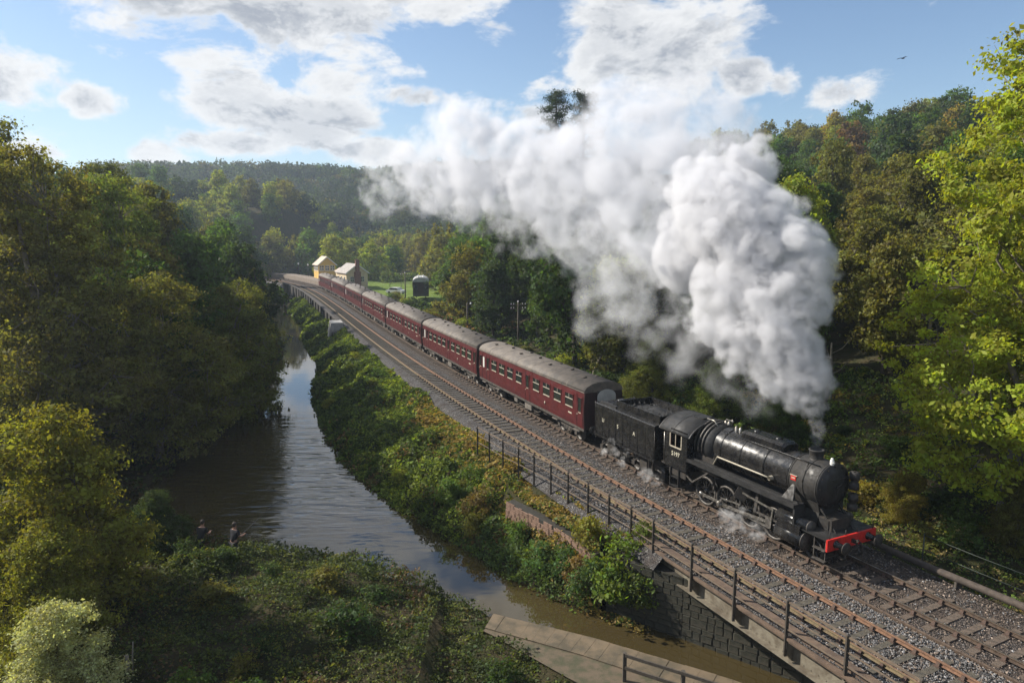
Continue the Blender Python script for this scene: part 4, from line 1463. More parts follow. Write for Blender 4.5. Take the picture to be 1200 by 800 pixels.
# ---------------------------------------------------------------- far bridge, station and lineside
def line_box(m, name, parent, y0, y1, o0, o1, z0, z1, step=3.0):
    return sweep(name, m, [(o0, z0), (o0, z1), (o1, z1), (o1, z0), (o0, z0)], y0, y1, 0, parent, step)


fb = thing('river_viaduct', 'dark curved girder side of the far railway bridge with grey concrete end', 'bridge')
line_box('dark_iron', 'parapet_girder', fb, 98, 176, -6.35, -6.05, -1.7, .55)
line_box('underframe', 'parapet_rail', fb, 98, 176, -6.42, -6.0, .55, .63)
line_box('box_grey', 'pipe_ledge', fb, 96, 176, -7.0, -6.6, -2.2, -1.95)
for y in np.arange(99, 176, 4.2):
    c = P(y, -6.42, 0)
    MB().box(c.x - .1, c.x + .1, c.y - .12, c.y + .12, -1.7, .55).build('stiffener', 'dark_iron', fb)
for y in np.arange(110, 176, 14):
    c = P(y, -6.0, 0)
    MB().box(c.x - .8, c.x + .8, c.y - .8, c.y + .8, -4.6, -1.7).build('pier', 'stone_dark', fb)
a = P(94.8, -6.2, 0); c = P(98.2, -6.2, 0)
_, dd, nn = frame(96.5)
b = MB()
q0 = [P(94.6, -8.3, 0), P(98.2, -8.0, 0), P(98.2, -5.5, 0), P(94.6, -5.6, 0)]
q1 = [P(95.0, -7.4, 0), P(98.1, -7.2, 0), P(98.1, -5.7, 0), P(95.0, -5.8, 0)]
b.add([(p.x, p.y, -3.6) for p in q0] + [(p.x, p.y, .55) for p in q1], [(7, 6, 5, 4), (0, 1, 5, 4), (1, 2, 6, 5), (2, 3, 7, 6), (3, 0, 4, 7)])
b.build('end_pillar', 'concrete', fb)
MB().box(q1[0].x + .2, q1[0].x + .8, q1[0].y - .6, q1[0].y - .2, -1.2, -.6).build('drain_hole', 'dark_iron', fb)


def gabled(name, label, loc, rz, w, l, h, rise, wall_m, roof_m, over=.35, pitch_t=.12):
    """house with gables on +-x; returns thing"""
    t = thing(name, label, 'building', loc, rz)
    b = MB()
    x, y = l / 2, w / 2
    b.add([(-x, -y, -.6), (x, -y, -.6), (x, y, -.6), (-x, y, -.6), (-x, -y, h), (x, -y, h), (x, y, h), (-x, y, h), (-x, 0, h + rise), (x, 0, h + rise)],
          [(0, 1, 5, 4), (2, 3, 7, 6), (1, 2, 6, 9, 5), (3, 0, 4, 8, 7)])
    b.build('wall', wall_m, t)
    k = rise / y
    for s in (-1, 1):
        ye = s * (y + over)
        ze = h - over * k
        b = MB()
        b.add([(-x - over, ye, ze + .03), (x + over, ye, ze + .03), (x + over, 0, h + rise + .03), (-x - over, 0, h + rise + .03),
               (-x - over, ye, ze + .03 + pitch_t), (x + over, ye, ze + .03 + pitch_t), (x + over, 0, h + rise + .03 + pitch_t), (-x - over, 0, h + rise + .03 + pitch_t)],
              [(0, 3, 2, 1), (4, 5, 6, 7), (0, 1, 5, 4), (1, 2, 6, 5), (2, 3, 7, 6), (3, 0, 4, 7)])
        b.build('roof', roof_m, t)
    b = MB()
    for s in (-1, 1):
        for e in (-1, 1):
            b.bar((e * (x + over), s * (y + over), h - over * k), (e * (x + over), 0, h + rise), .06, .22)
    b.build('bargeboard', 'white_paint', t)
    return t


def window(t, x, y, z, w, h, face, frame_m='white_paint', bars=2):
    """face: 'x' gable or 'y' long side, sign in its value"""
    ax, sg = face[0], (1 if face[1] == '+' else -1)
    def bx(b, u0, u1, z0, z1, d0, d1):
        d0, d1 = sorted((sg * d0, sg * d1))
        if ax == 'x':
            return b.box(x + d0, x + d1, y + u0, y + u1, z0, z1)
        return b.box(x + u0, x + u1, y + d0, y + d1, z0, z1)
    g = bx(MB(), -w / 2, w / 2, z, z + h, -.05, .01).build('window', 'glass_dark', t)
    b = MB()
    for k in range(bars + 1):
        u = -w / 2 + w * k / bars
        bx(b, u - .035, u + .035, z, z + h, .01, .05)
    for zz in (z, z + h / 2, z + h):
        bx(b, -w / 2, w / 2, zz - .035, zz + .035, .012, .052)
    b.build('window_frame', frame_m, g)
    return g


# signal box
sb = gabled('signal_box', 'yellow timber signal box with pitched roof beside the station platform', (-51.0, 189.5, 1.2), R(-62), 4.6, 5.6, 3.3, 2.0, 'box_yellow', 'slate_warm')
for y in (-1.4, 0, 1.4):
    window(sb, 2.8, y, 1.7, 1.1, 1.3, 'x+')
for x in (-1.9, -.6, .7, 2.0):
    window(sb, x, 2.3, 1.7, 1.0, 1.3, 'y+'); window(sb, x, -2.3, 1.7, 1.0, 1.3, 'y-')
MB().box(-2.9, 2.9, -2.36, 2.36, 1.45, 1.6).build('balcony_band', 'house_cream', sb)
MB().cyl((0, 0, 5.1), (0, 0, 5.9), .1, n=8).build('flue', 'dark_iron', sb)
# station house
st = gabled('station_house', 'cream station house with slate roof and tall dark brick chimney', (-39.9, 173.5, 0), R(-58), 5.4, 7.2, 3.2, 2.0, 'house_cream', 'slate')
for y in (-1.3, 1.3):
    window(st, 3.6, y, .9, .9, 1.3, 'x+')
for x in (-2.2, 0, 2.2):
    window(st, x, -2.7, .9, .9, 1.3, 'y-'); window(st, x, 2.7, .9, .9, 1.3, 'y+')
b = MB().box(3.6, 4.3, -.75, .75, -.5, 3.4).box(3.65, 4.25, -.45, .45, 3.4, 6.1).box(3.6, 4.3, -.5, .5, 6.0, 6.2)
b.cyl((3.95, -.2, 6.2), (3.95, -.2, 6.55), .12, n=8).cyl((3.95, .2, 6.2), (3.95, .2, 6.55), .12, n=8)
b.build('chimney', 'brick_dark', st)
# awning shelter between them
sh = gabled('platform_shelter', 'small cream shelter between the signal box and the station house', (-44.6, 182.5, .9), R(-60), 2.4, 3.2, 2.1, .7, 'house_cream', 'slate_warm')
window(sh, 1.6, 0, .7, .9, .9, 'x+')
# platforms
pl = MB()
pts = [P(y, 2.1, 0) for y in np.linspace(163, 213, 14)]
pts2 = [P(y, 6.4, 0) for y in np.linspace(163, 213, 14)]
n = len(pts)
pl.add([(p.x, p.y, .78) for p in pts] + [(p.x, p.y, .78) for p in pts2] + [(p.x, p.y, -.6) for p in pts] + [(p.x, p.y, -.6) for p in pts2],
       [(i, i + 1, n + i + 1, n + i) for i in range(n - 1)] + [(2 * n + i, 2 * n + i + 1, i + 1, i) for i in range(n - 1)] + [(n + i, n + i + 1, 3 * n + i + 1, 3 * n + i) for i in range(n - 1)] + [(0, n, 3 * n, 2 * n)])
tag(pl.build('platform', 'platform_stone'), 'pinkish station platform beyond the last carriage', 'platform')
for i, y in enumerate((186, 192, 199)):
    c = P(y, 5.2, .78)
    lp = thing('platform_lamp', 'slim black lamp post with white lantern on the station platform', 'lamp post', c, 0, 'lamps on the platform')
    MB().cyl((0, 0, 0), (0, 0, 3.0), .05, .035, 8).build('post', 'dark_iron', lp)
    MB().lathe([(3.0, .06), (3.15, .2), (3.45, .22), (3.55, .05)], (0, 0, 0), 'z', 8).build('lantern', 'white_paint', lp)

# grounded van on the grass
va = thing('old_van_body', 'old dark-ended railway van with pale grey roof standing on the grass', 'van', (-18.2, 138.5, 0), R(97))
w = 1.55
prof = [(-w, .35), (w, .35), (w, 3.2), (-w, 3.2)]
MB().extrude(prof, -2.6, 5.2).build('body', 'van_dark', va)
arc = [(w * 1.05 * math.cos(t), 3.2 + .85 * math.sin(t)) for t in np.linspace(0, math.pi, 13)]
MB().extrude(arc, -2.75, 5.4, True).build('roof', 'van_grey', va)
for x in np.linspace(-2.2, 4.8, 5):
    for s in (-.5, .5):
        MB().lathe([(3.95, .12), (4.12, .12), (4.15, .001)], (x, s, 0), 'z', 8).build('roof_vent', 'white_paint', va)
MB().box(-2.68, -2.6, -.5, .5, .6, 2.9).build('end_door', 'coach_end', va)
for s in (-1, 1):
    for x in (-1.6, 3.9):
        obj('wheel', WHEEL, va, (x, s * .9, .42))
    MB().box(-2.68, -2.6, s * 1.05 - .25, s * 1.05 + .25, 1.7, 2.5).build('end_window', 'glass_dark', va)

# parked car behind it
ca = thing('parked_car', 'white car parked on the grass behind the train', 'car', (-25.6, 153.0, -.62), R(-25))
prof = [(-2.1, .35), (2.1, .35), (2.12, .75), (1.9, .9), (1.2, .98), (.75, 1.45), (-.9, 1.48), (-1.7, 1.0), (-2.1, .9)]
b = MB()
n = len(prof)
b.add([(x, -.85, z) for x, z in prof] + [(x, .85, z) for x, z in prof], [(k, (k + 1) % n, n + (k + 1) % n, n + k) for k in range(n)] + [tuple(range(n))[::-1], tuple(range(n, 2 * n))])
b.build('body', 'car_white', ca)
for s in (-1, 1):
    MB().add([(1.05, s * .86, 1.0), (.68, s * .86, 1.38), (-.85, s * .86, 1.4), (-1.45, s * .86, 1.02)], [(0, 1, 2, 3)]).build('side_window', 'glass_dark', ca)
    for x in (-1.3, 1.3):
        MB().cyl((x, s * .62, .32), (x, s * .9, .32), .32, n=16).build('wheel', 'tyre', ca)

# telegraph poles and a lineside lamp
def pole(label, loc, h, arms, lamp=False):
    t = thing('telegraph_pole' if arms else 'lamp_post', label, 'pole' if arms else 'lamp post', loc)
    MB().cyl((0, 0, -.8), (0, 0, h), .12, .085, 8).build('post', 'pole_wood', t)
    for k in range(arms):
        z = h - .35 - k * .45
        ar = MB().bar((-.9, -.1, z), (.9, .1, z), .07, .09).build('crossarm', 'pole_wood', t)
        b = MB()
        for u in (-.8, -.5, .5, .8):
            b.cyl((u, u * .11, z + .04), (u, u * .11, z + .2), .04, .03, 6)
        b.build('insulators', 'white_paint', ar)
    if lamp:
        MB().tube([(0, 0, h), (.15, 0, h + .12), (.5, 0, h + .1)], .03, 6).build('arm', 'dark_iron', t)
        MB().lathe([(h - .12, .17), (h + .02, .12), (h + .12, .03)], (.5, 0, 0), 'z', 10).build('lamp_head', 'white_paint', t)
    else:
        MB().lathe([(h, .1), (h + .08, .09), (h + .14, .001)], (0, 0, 0), 'z', 8).build('cap', 'white_paint', t)
    return t


pole('wooden telegraph pole with two crossarms among the trees behind the carriages', (0.7, 78.4, 0), 4.75, 2)
pole('short post with a white lamp head beside the carriages', (-5.9, 90.9, 0), 3.4, 0, True)
pole('thin dark pole in front of the old van on the grass', (-20.2, 131.1, 0), 5.2, 1)

# low paling fence across the meadow
mf = thing('meadow_fence', 'low pale fence along the edge of the station meadow', 'fence')
fp = [(-31 + 3.0 * k, 176 - .9 * k) for k in range(14)]
for x, y in fp:
    MB().box(x - .06, x + .06, y - .06, y + .06, -.8, .55).build('post', 'wood_post', mf)
for z in (.05, .4):
    b = MB()
    for p, q in zip(fp[:-1], fp[1:]):
        b.bar((*p, z), (*q, z), .05, .1)
    b.build('rail', 'wood_post', mf)


# ---------------------------------------------------------------- people fishing, bird
def skin_body(name, joints, edges, m, parent, sub=1):
    me = bpy.data.meshes.new(name)
    me.from_pydata([j[:3] for j in joints], edges, [])
    o = bpy.data.objects.new(name, me)
    COL.objects.link(o)
    mod = o.modifiers.new('skin', 'SKIN')
    mod.use_smooth_shade = True
    for v, j in zip(me.skin_vertices[0].data, joints):
        v.radius = (j[3], j[4] if len(j) > 4 else j[3])
    me.skin_vertices[0].data[0].use_root = True
    s = o.modifiers.new('sub', 'SUBSURF')
    s.levels = s.render_levels = sub
    bpy.context.view_layer.update()
    nm = bpy.data.meshes.new_from_object(o.evaluated_get(bpy.context.evaluated_depsgraph_get()))
    nm.materials.clear()
    nm.materials.append(MATS[m])
    bpy.data.objects.remove(o)
    return obj(name, nm, parent)


def person(label, loc, rz, shirt, lean, scale=1.0):
    t = thing('person', label, 'person', loc, rz, 'anglers on the bank')
    t.scale = (scale,) * 3
    hx = lean
    J = [(0, 0, .95, .15, .12), (hx * .5, 0, 1.15, .14, .11), (hx, 0, 1.38, .17, .11), (hx * 1.15, 0, 1.50, .06), (hx * 1.25, 0, 1.60, .085), (hx * 1.3, 0, 1.72, .085),
         (hx, .19, 1.42, .065), (hx + .06, .25, 1.16, .05), (hx + .33, .20, 1.08, .038), (hx + .41, .17, 1.09, .035),
         (hx, -.19, 1.42, .065), (hx + .06, -.25, 1.16, .05), (hx + .33, -.18, 1.12, .038), (hx + .41, -.15, 1.14, .035),
         (0, .10, .85, .095), (.04, .12, .48, .07), (0, .13, .08, .05), (.14, .14, .04, .045),
         (0, -.10, .85, .095), (.05, -.13, .48, .07), (0, -.14, .08, .05), (.14, -.15, .04, .045)]
    E = [(0, 1), (1, 2), (2, 3), (3, 4), (4, 5), (2, 6), (6, 7), (7, 8), (8, 9), (2, 10), (10, 11), (11, 12), (12, 13), (0, 14), (14, 15), (15, 16), (16, 17), (0, 18), (18, 19), (19, 20), (20, 21)]
    body = skin_body('body', J, E, 'skin', t, 2)
    g = lambda i, k=1.18: (*J[i][:3], J[i][3] * k, (J[i][4] if len(J[i]) > 4 else J[i][3]) * k)
    S = [(0, 0, .86, .17, .14), g(1, 1.22), g(2), (hx * 1.1, 0, 1.46, .075), g(6, 1.3), (hx + .05, .245, 1.22, .068), g(10, 1.3), (hx + .05, -.245, 1.22, .068)]
    skin_body('shirt', S, [(0, 1), (1, 2), (2, 3), (2, 4), (4, 5), (2, 6), (6, 7)], shirt, t, 2)
    T = [(0, 0, .93, .165, .135), g(14), g(15, 1.25), (0, .13, .1, .075), g(18), g(19, 1.25), (0, -.14, .1, .075)]
    skin_body('trousers', T, [(0, 1), (1, 2), (2, 3), (0, 4), (4, 5), (5, 6)], 'cloth_black', t, 2)
    hd = J[5]
    b = MB().lathe([(-.02, .098), (.04, .10), (.08, .075), (.105, .001)], (hd[0] - .015, 0, hd[2] + .0), 'z', 14).lathe([(-.10, .06), (-.04, .09), (.0, .095)], (hd[0] - .035, 0, hd[2]), 'z', 14)
    b.build('hair', 'hair', t)
    b = MB()
    b.add([(hd[0] + .08, -.018, hd[2] - .06), (hd[0] + .08, .018, hd[2] - .06), (hd[0] + .115, 0, hd[2] - .055), (hd[0] + .085, 0, hd[2] - .005)], [(0, 1, 2), (1, 3, 2), (3, 0, 2)])
    for s in (-1, 1):
        b.lathe([(-.012, .001), (0, .022), (.012, .001)], (hd[0] - .005, s * .09, hd[2] - .05), 'y', 8)
    b.build('face_features', 'skin', t)
    b = MB()
    for s, yy, zz in ((1, .17, 1.09), (-1, -.15, 1.14)):
        for k in range(4):
            y0 = yy + (k - 1.5) * .02
            b.tube([(hx + .42, y0, zz + .01), (hx + .47, y0, zz + .005 - .004 * k), (hx + .485, y0, zz - .03)], [.011, .010, .008], 6)
        b.tube([(hx + .40, yy - s * .03, zz), (hx + .45, yy - s * .045, zz - .015), (hx + .47, yy - s * .03, zz - .03)], [.012, .011, .009], 6)
    b.build('fingers', 'skin', t)
    return t


def gz(x, y):
    return float(ground(np.array([x]), np.array([y]))[0])


p1 = person('angler in a dark navy top holding a fishing rod at the water edge', (-12.6, 29.6, gz(-12.6, 29.6) + .05), R(62), 'cloth_navy', .10)
p2 = person('angler dressed in black half hidden by brambles at the water edge', (-14.3, 29.9, gz(-14.3, 29.9) - .1), R(80), 'cloth_black', .28)
base = Vector((-12.6, 29.6, gz(-12.6, 29.6) + .05))
dv = Vector((math.cos(R(62)), math.sin(R(62)), 0))
rod = thing('fishing_rod', 'long thin dark fishing rod held out over the water', 'fishing rod', base)
MB().tube([dv * .30 + Vector((.0, .0, 1.02)), dv * .56 + Vector((0, 0, 1.12)), dv * 2.2 + Vector((0, 0, 1.75)), dv * 3.6 + Vector((0, 0, 2.15))], [.016, .015, .009, .004], 6).build('blank', 'rod_carbon', rod)
MB().lathe([(-.03, .03), (.03, .03), (.03, .001), (-.03, .001)], tuple(dv * .5 + Vector((0, 0, 1.05))), 'y', 10).build('reel', 'rod_carbon', rod)

bd = thing('flying_bird', 'small dark bird gliding in the blue sky above the wood', 'bird', (32.2, 60, 26.6), R(20))
bd.scale = (.6,) * 3
b = MB().lathe([(-.28, .001), (-.22, .05), (-.05, .09), (.12, .08), (.22, .045), (.27, .05), (.33, .035), (.38, .001)], (0, 0, 0), 'x', 10)
b.add([(-.26, -.02, 0), (-.26, .02, 0), (-.48, .09, .01), (-.48, -.09, .01)], [(0, 1, 2, 3)])
b.build('body', 'bird_dark', bd)
for s in (-1, 1):
    b = MB()
    st_ = [(0.04, .13, -.10, .02), (.30, .14, -.10, .09), (.58, .06, -.12, .10), (.82, -.06, -.14, .04)]
    vs = []
    for y, x1, x0, z in st_:
        vs += [(x1, s * y, z + .012), (x0, s * y, z + .008), (x1, s * y, z - .012), (x0, s * y, z - .004)]
    fs = []
    for i in range(3):
        k = i * 4
        fs += [(k, k + 1, k + 5, k + 4), (k + 2, k + 6, k + 7, k + 3), (k, k + 4, k + 6, k + 2), (k + 1, k + 3, k + 7, k + 5)]
    b.add(vs, fs).build('wing', 'bird_dark', bd)


# ---------------------------------------------------------------- trees
def crown_points(lobes, n_clus, n_leaf, spread, r, flat=0.75, shell=0.62):
    """leaf positions in clumps over the outer part of a set of lobes (cx,cy,cz,rx,ry,rz)"""
    lobes = np.array(lobes, float)
    area = (lobes[:, 3] * lobes[:, 5]) ** 1.0
    pick = r.choice(len(lobes), n_clus * 3, p=area / area.sum())
    d = unit(r.normal(0, 1, (n_clus * 3, 3)))
    rad = r.uniform(shell, 1.04, n_clus * 3) ** 0.7
    c = lobes[pick, :3] + d * lobes[pick, 3:] * rad[:, None]
    # drop clumps lying deep inside another lobe
    q = (c[:, None, :] - lobes[None, :, :3]) / lobes[None, :, 3:]
    ok = (np.linalg.norm(q, axis=-1).min(1) > 0.55)
    c, d = c[ok][:n_clus], d[ok][:n_clus]
    k = r.integers(0, len(c), n_leaf)
    s = spread * r.uniform(.5, 1.3, len(c))
    off = r.normal(0, 1, (n_leaf, 3)) * s[k][:, None]
    off[:, 2] *= flat
    pts = c[k] + off
    nr = unit(d[k] + unit(off) * .6 + np.array([0, 0, .55]))
    tone = r.uniform(0, 1, len(c))
    return c, pts, nr, tone[k]


def trunk_mesh(name, H, rbase, lobes, clus, r, n_limb, n_twig, m, lean=(0, 0), twig_r=.022):
    b = MB()
    top = Vector((lean[0], lean[1], H))
    def tp(f):
        return Vector((lean[0] * f ** 1.5 + .02 * H * math.sin(f * 5 + lean[0]), lean[1] * f ** 1.5 + .02 * H * math.cos(f * 4), H * f))
    fr = [0, .04, .15, .3, .45, .6, .75, .88]
    b.tube([tp(f) - (Vector((0, 0, .4)) if f == 0 else Vector((0, 0, 0))) for f in fr], [rbase * (1.5, 1.12, 1, .86, .7, .52, .34, .16)[i] for i in range(8)], 8, False)
    lobes = np.array(lobes)
    hubs = []
    for i in range(n_limb):
        L = lobes[i % len(lobes)]
        e = Vector(L[:3]) + Vector(r.normal(0, .22, 3) * L[3:])
        f = float(np.clip((e.z / H) * r.uniform(.45, .75), .16, .8))
        s = tp(f)
        mid = s.lerp(e, .5) + Vector(r.normal(0, .06, 3) * H * .5) + Vector((0, 0, -.03 * H))
        rr = rbase * (1 - f) * r.uniform(.38, .6)
        pts = [s, s.lerp(mid, .55), mid, mid.lerp(e, .55) + Vector(r.normal(0, .02, 3) * H), e]
        b.tube(pts, [rr, rr * .8, rr * .6, rr * .42, rr * .2], 6, False)
        hubs += [(mid, rr * .5), (e, rr * .2), (mid.lerp(e, .5), rr * .4)]
    if n_twig and len(clus):
        hp = np.array([h[0][:] for h in hubs])
        for c in clus[r.permutation(len(clus))[:n_twig]]:
            k = int(np.argmin(np.linalg.norm(hp - c, axis=1) + r.uniform(0, .8, len(hp))))
            s = hubs[k][0]
            e = Vector(c)
            mid = s.lerp(e, .5) + Vector(r.normal(0, .10, 3) * (e - s).length)
            rr = min(hubs[k][1], twig_r * 2.2)
            b.tube([s, mid, e, e + (e - mid) * .35], [max(rr, twig_r), twig_r, twig_r * .6, twig_r * .25], 4, False)
    return b.mesh(name, m)


def tree_proto(seed, H, cw, n_lobe, n_clus, n_leaf, leaf, spread, base_f=.3, rbase=.25, n_limb=8, n_twig=0, bark='bark', lean=(0, 0), flat=.75, twig_r=.022, lobe_r=(.30, .46), shell=.62, taper=.75):
    r = np.random.default_rng(seed)
    lobes = []
    for i in range(n_lobe):
        f = (i + .5) / n_lobe
        z = H * (base_f + (1.0 - base_f) * f * .93)
        w = cw * (1 - taper * abs(f - .38) ** 1.25 * 1.5)
        a = i * 2.4 + r.uniform(-.5, .5)
        q = w * r.uniform(.25, .68) * (1 - .55 * f ** 2)
        lr = cw * r.uniform(*lobe_r) * (1.15 - .45 * f)
        lobes.append((q * math.cos(a) + lean[0] * f, q * math.sin(a) + lean[1] * f, min(z, H - lr * .7), lr * r.uniform(.85, 1.2), lr * r.uniform(.85, 1.2), lr * r.uniform(.65, .9)))
    c, pts, nr, tone = crown_points(lobes, n_clus, n_leaf, spread, r, flat, shell)
    V = leaf_quads(pts, leaf, nr, r)
    rnd = np.clip(tone * .45 + r.uniform(0, .55, n_leaf), 0, 1)
    cm = quads_mesh('crown', V, 'leaf', {'rnd': ('FLOAT', rnd)})
    tm = trunk_mesh('trunk', H * .95, rbase, lobes, c, r, n_limb, n_twig, bark, lean, twig_r)
    return tm, cm


TREE_CAT = 'tree'


def plant(name, proto, x, y, s, col, label, group=None, cat='tree', z=None, rz=None, sz=1.0):
    zz = gz(x, y) - .15 if z is None else z
    t = thing(name, label, cat, (x, y, zz), random.uniform(0, 6.28) if rz is None else rz, group)
    t.scale = (s, s, s * sz)
    if proto[0]:
        obj('trunk', proto[0], t)
    c = obj('crown' if cat == 'tree' else 'foliage', proto[1], t)
    j = random.uniform(.88, 1.12)
    w = random.uniform(.965, 1.035)
    c.color = (col[0] * 1.28 * j * w, col[1] * 1.28 * j / w, col[2] * 1.25 * j, 1)
    return t


OLIVE, GREEN, DARK = (.115, .110, .024), (.068, .110, .020), (.036, .060, .015)
LIME, GOLD, RUST = (.18, .20, .024), (.22, .165, .024), (.125, .078, .032)
KIND = {'olive green': OLIVE, 'mid green': GREEN, 'dark green': DARK, 'yellow-green': LIME, 'golden yellow': GOLD, 'russet brown': RUST}

hillp = [tree_proto(100 + i, 12, (5.6, 6.2, 5.0, 6.6)[i], (15, 17, 14, 18)[i], 200, 6400, .50, .50, base_f=.10, rbase=.22, n_limb=6) for i in range(4)]
midp = [tree_proto(200 + i, 13.5, (5.0, 5.6, 4.2)[i], (14, 16, 13)[i], 360, 15000, .31, .38, base_f=.20, rbase=.22, n_limb=9, n_twig=50) for i in range(3)]
bushp = [tree_proto(300 + i, 1.7, 1.15, 7, 60, 2600, .115, .17, base_f=.16, rbase=.03, n_limb=5, twig_r=.008) for i in range(3)]

# --- large trees on the left bank
alder = tree_proto(401, 20.5, 7.4, 24, 900, 80000, .175, .36, base_f=.16, rbase=.34, n_limb=20, n_twig=330, bark='bark_pale', flat=.6, shell=.5)
willow = tree_proto(402, 13.0, 6.2, 18, 620, 52000, .165, .33, base_f=.12, rbase=.26, n_limb=18, n_twig=260, bark='bark_pale', lean=(2.2, -.6), flat=.55, shell=.45)
ash = tree_proto(403, 21.5, 6.6, 22, 820, 92000, .165, .30, base_f=.10, rbase=.30, n_limb=18, n_twig=150, bark='bark_pale', flat=.55, shell=.55)
hazel = tree_proto(404, 6.2, 3.2, 14, 420, 46000, .105, .22, base_f=.08, rbase=.10, n_limb=12, n_twig=90, flat=.6, shell=.5, twig_r=.012)

plant('alder_tree', alder, -26.6, 38.5, .98, (.130, .134, .030), 'tall olive-brown broadleaf tree with fine bare twigs leaning over the pool', rz=.4)
plant('alder_tree', alder, -33.5, 44.0, 1.0, (.115, .124, .028), 'tall dull olive tree on the left bank behind the twiggy pool-side tree', rz=2.6)
plant('alder_tree', alder, -31.0, 54.0, .93, (.115, .135, .028), 'tall green-olive tree on the left bank up the slope behind the pool', rz=1.2)
plant('alder_tree', alder, -38.0, 66.0, .92, (.075, .092, .022), 'tall dark olive tree high on the left bank behind the others', rz=3.9)
plant('willow_tree', willow, -24.3, 45.5, 1.0, (.132, .130, .032), 'spreading olive and brown tree with bare pale branches hanging over the water', rz=-.5)
plant('willow_tree', willow, -24.0, 56.0, .95, (.115, .125, .026), 'spreading tree with drooping boughs over the narrowing river', rz=.9)
plant('hazel_bush', hazel, -17.0, 24.6, 1.28, (.145, .150, .020), 'large bright yellow-green bush at the near end of the left bank', cat='bush', rz=.2)
plant('hazel_bush', hazel, -15.4, 21.6, .80, (.135, .145, .020), 'yellow-green leafy bush below the large bright bush', cat='bush', rz=1.9)
plant('hazel_bush', hazel, -13.6, 19.0, .66, (.29, .30, .16), 'pale whitish-leaved bush in the corner of the near bank', cat='bush', rz=3.0, sz=.85)
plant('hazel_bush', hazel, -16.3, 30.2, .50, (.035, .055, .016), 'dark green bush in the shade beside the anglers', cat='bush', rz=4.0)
# --- right side
plant('ash_tree', ash, 22.2, 29.0, 1.08, (.205, .215, .020), 'tall bright yellow-green ash tree with airy crown beside the line', rz=.6, z=-.4)
plant('ash_tree', ash, 27.0, 34.0, .80, (.175, .185, .020), 'airy green tree just behind the bright ash', rz=2.2)
plant('ash_tree', ash, 25.3, 26.5, .62, (.19, .20, .020), 'smaller bright green ash tree below the tall one', rz=4.2)
plant('hazel_bush', hazel, 17.6, 29.5, .42, (.17, .135, .022), 'low golden bush on the slope beyond the locomotive', cat='bush', rz=1.0)
plant('hazel_bush', hazel, 20.5, 26.5, .5, (.10, .10, .022), 'green scrubby bush at the foot of the ash tree', cat='bush', rz=2.0)
plant('hazel_bush', hazel, 13.4, 44.5, .72, (.105, .125, .020), 'bright green leafy bush behind the tender', cat='bush', rz=2.5)
plant('hazel_bush', hazel, 10.2, 49.5, .85, (.10, .115, .020), 'yellow-green bush behind the first carriage', cat='bush', rz=.5)
plant('hazel_bush', hazel, 16.0, 39.5, .60, (.055, .080, .018), 'mid green bush behind the locomotive cab', cat='bush', rz=5.5)

placed = [(0.7, 78.4, 2.2), (0.6, 73.5, 2.2), (0.5, 68.5, 1.5), (-5.9, 90.9, 2), (-5.6, 86, 2), (-20.2, 131, 2)]


def scatter_trees(n, region, sp, protos, size, kinds, weights, name, where, group, seed):
    r = random.Random(seed)
    cnt = tries = 0
    while cnt < n and tries < n * 60:
        tries += 1
        x, y = region(r)
        if x is None:
            continue
        if any((x - a) ** 2 + (y - c) ** 2 < (sp * .5 + d) ** 2 for a, c, d in placed):
            continue
        placed.append((x, y, sp * .5))
        k = r.choices(kinds, weights)[0]
        s = r.uniform(*size)
        random.seed(seed * 1000 + cnt)
        q = r.uniform(.85, 1.2)
        lo, hi = size
        big = 'tall ' if s * q > lo + (hi - lo) * .72 else 'short ' if s * q < lo + (hi - lo) * .30 else ''
        pos = where(x, y) if callable(where) else where
        plant(name, r.choice(protos), x, y, s, KIND[k], big + k + ' ' + pos, (group + ', ' + big + k + ' ' + pos.split(' tree ')[-1])[:110], sz=q)
        cnt += 1
    return cnt


def seen(x, y, lo, hi):
    return lo < 600 + 812 * x / y < hi


def reg_strip(r):
    y = r.uniform(50, 128)
    o = r.uniform(9.5, 27)
    p = P(y, o, 0)
    if y > 100 and o < 15 + 0:
        return None, None
    if y > 112 and o < 24:
        return None, None
    return (p.x, p.y) if seen(p.x, p.y, 470, 930) else (None, None)


def reg_hill(r):
    y = r.uniform(34, 235)
    o = r.uniform(15, 165)
    x = float(Ax(min(y, 215))) + o / .905
    if not seen(x, y, 800, 1290) or (y < 44 and o < 22):
        return None, None
    return x, y


def reg_left(r):
    y = r.uniform(46, 185)
    rx = float(np.interp(y, [20, 33, 48, 60, 81, 103, 140, 190], [-30, -24, -25, -26, -30, -37, -53, -70]))
    x = rx - 1.5 - abs(r.gauss(0, 1)) * 14
    return (x, y) if seen(x, y, -30, 372) else (None, None)


def reg_mid(r):
    y = r.uniform(203, 320)
    x = r.uniform(-185, 70)
    o = (x - float(Ax(min(y, 215))))
    if y < 215 and -8 < o < 14:
        return None, None
    return (x, y) if seen(x, y, 170, 640) else (None, None)


def reg_meadow(r):
    y = r.uniform(100, 200)
    o = r.uniform(26, 62)
    p = P(min(y, 190), o, 0)
    return (p.x, p.y) if seen(p.x, p.y, 520, 700) else (None, None)


def by_carriage(x, y):
    k = min(range(7), key=lambda i: abs((CY[i] + CY[i + 1]) / 2 - (y - .42 * 8)))
    return 'tree in the wood behind the %s carriage%s' % (words[k], ', at the wood edge' if offset_of(x, y) < 15.5 else ', deep in the wood' if offset_of(x, y) > 21 else '')


def by_height(x, y):
    z = gz(x, y)
    return 'tree ' + ('at the foot of the hillside above the locomotive' if z < 4 else 'low on the wooded hillside above the locomotive' if z < 9 else 'halfway up the wooded hillside' if z < 15 else 'high on the wooded hillside' if z < 22 else 'on the crest of the wooded hillside')


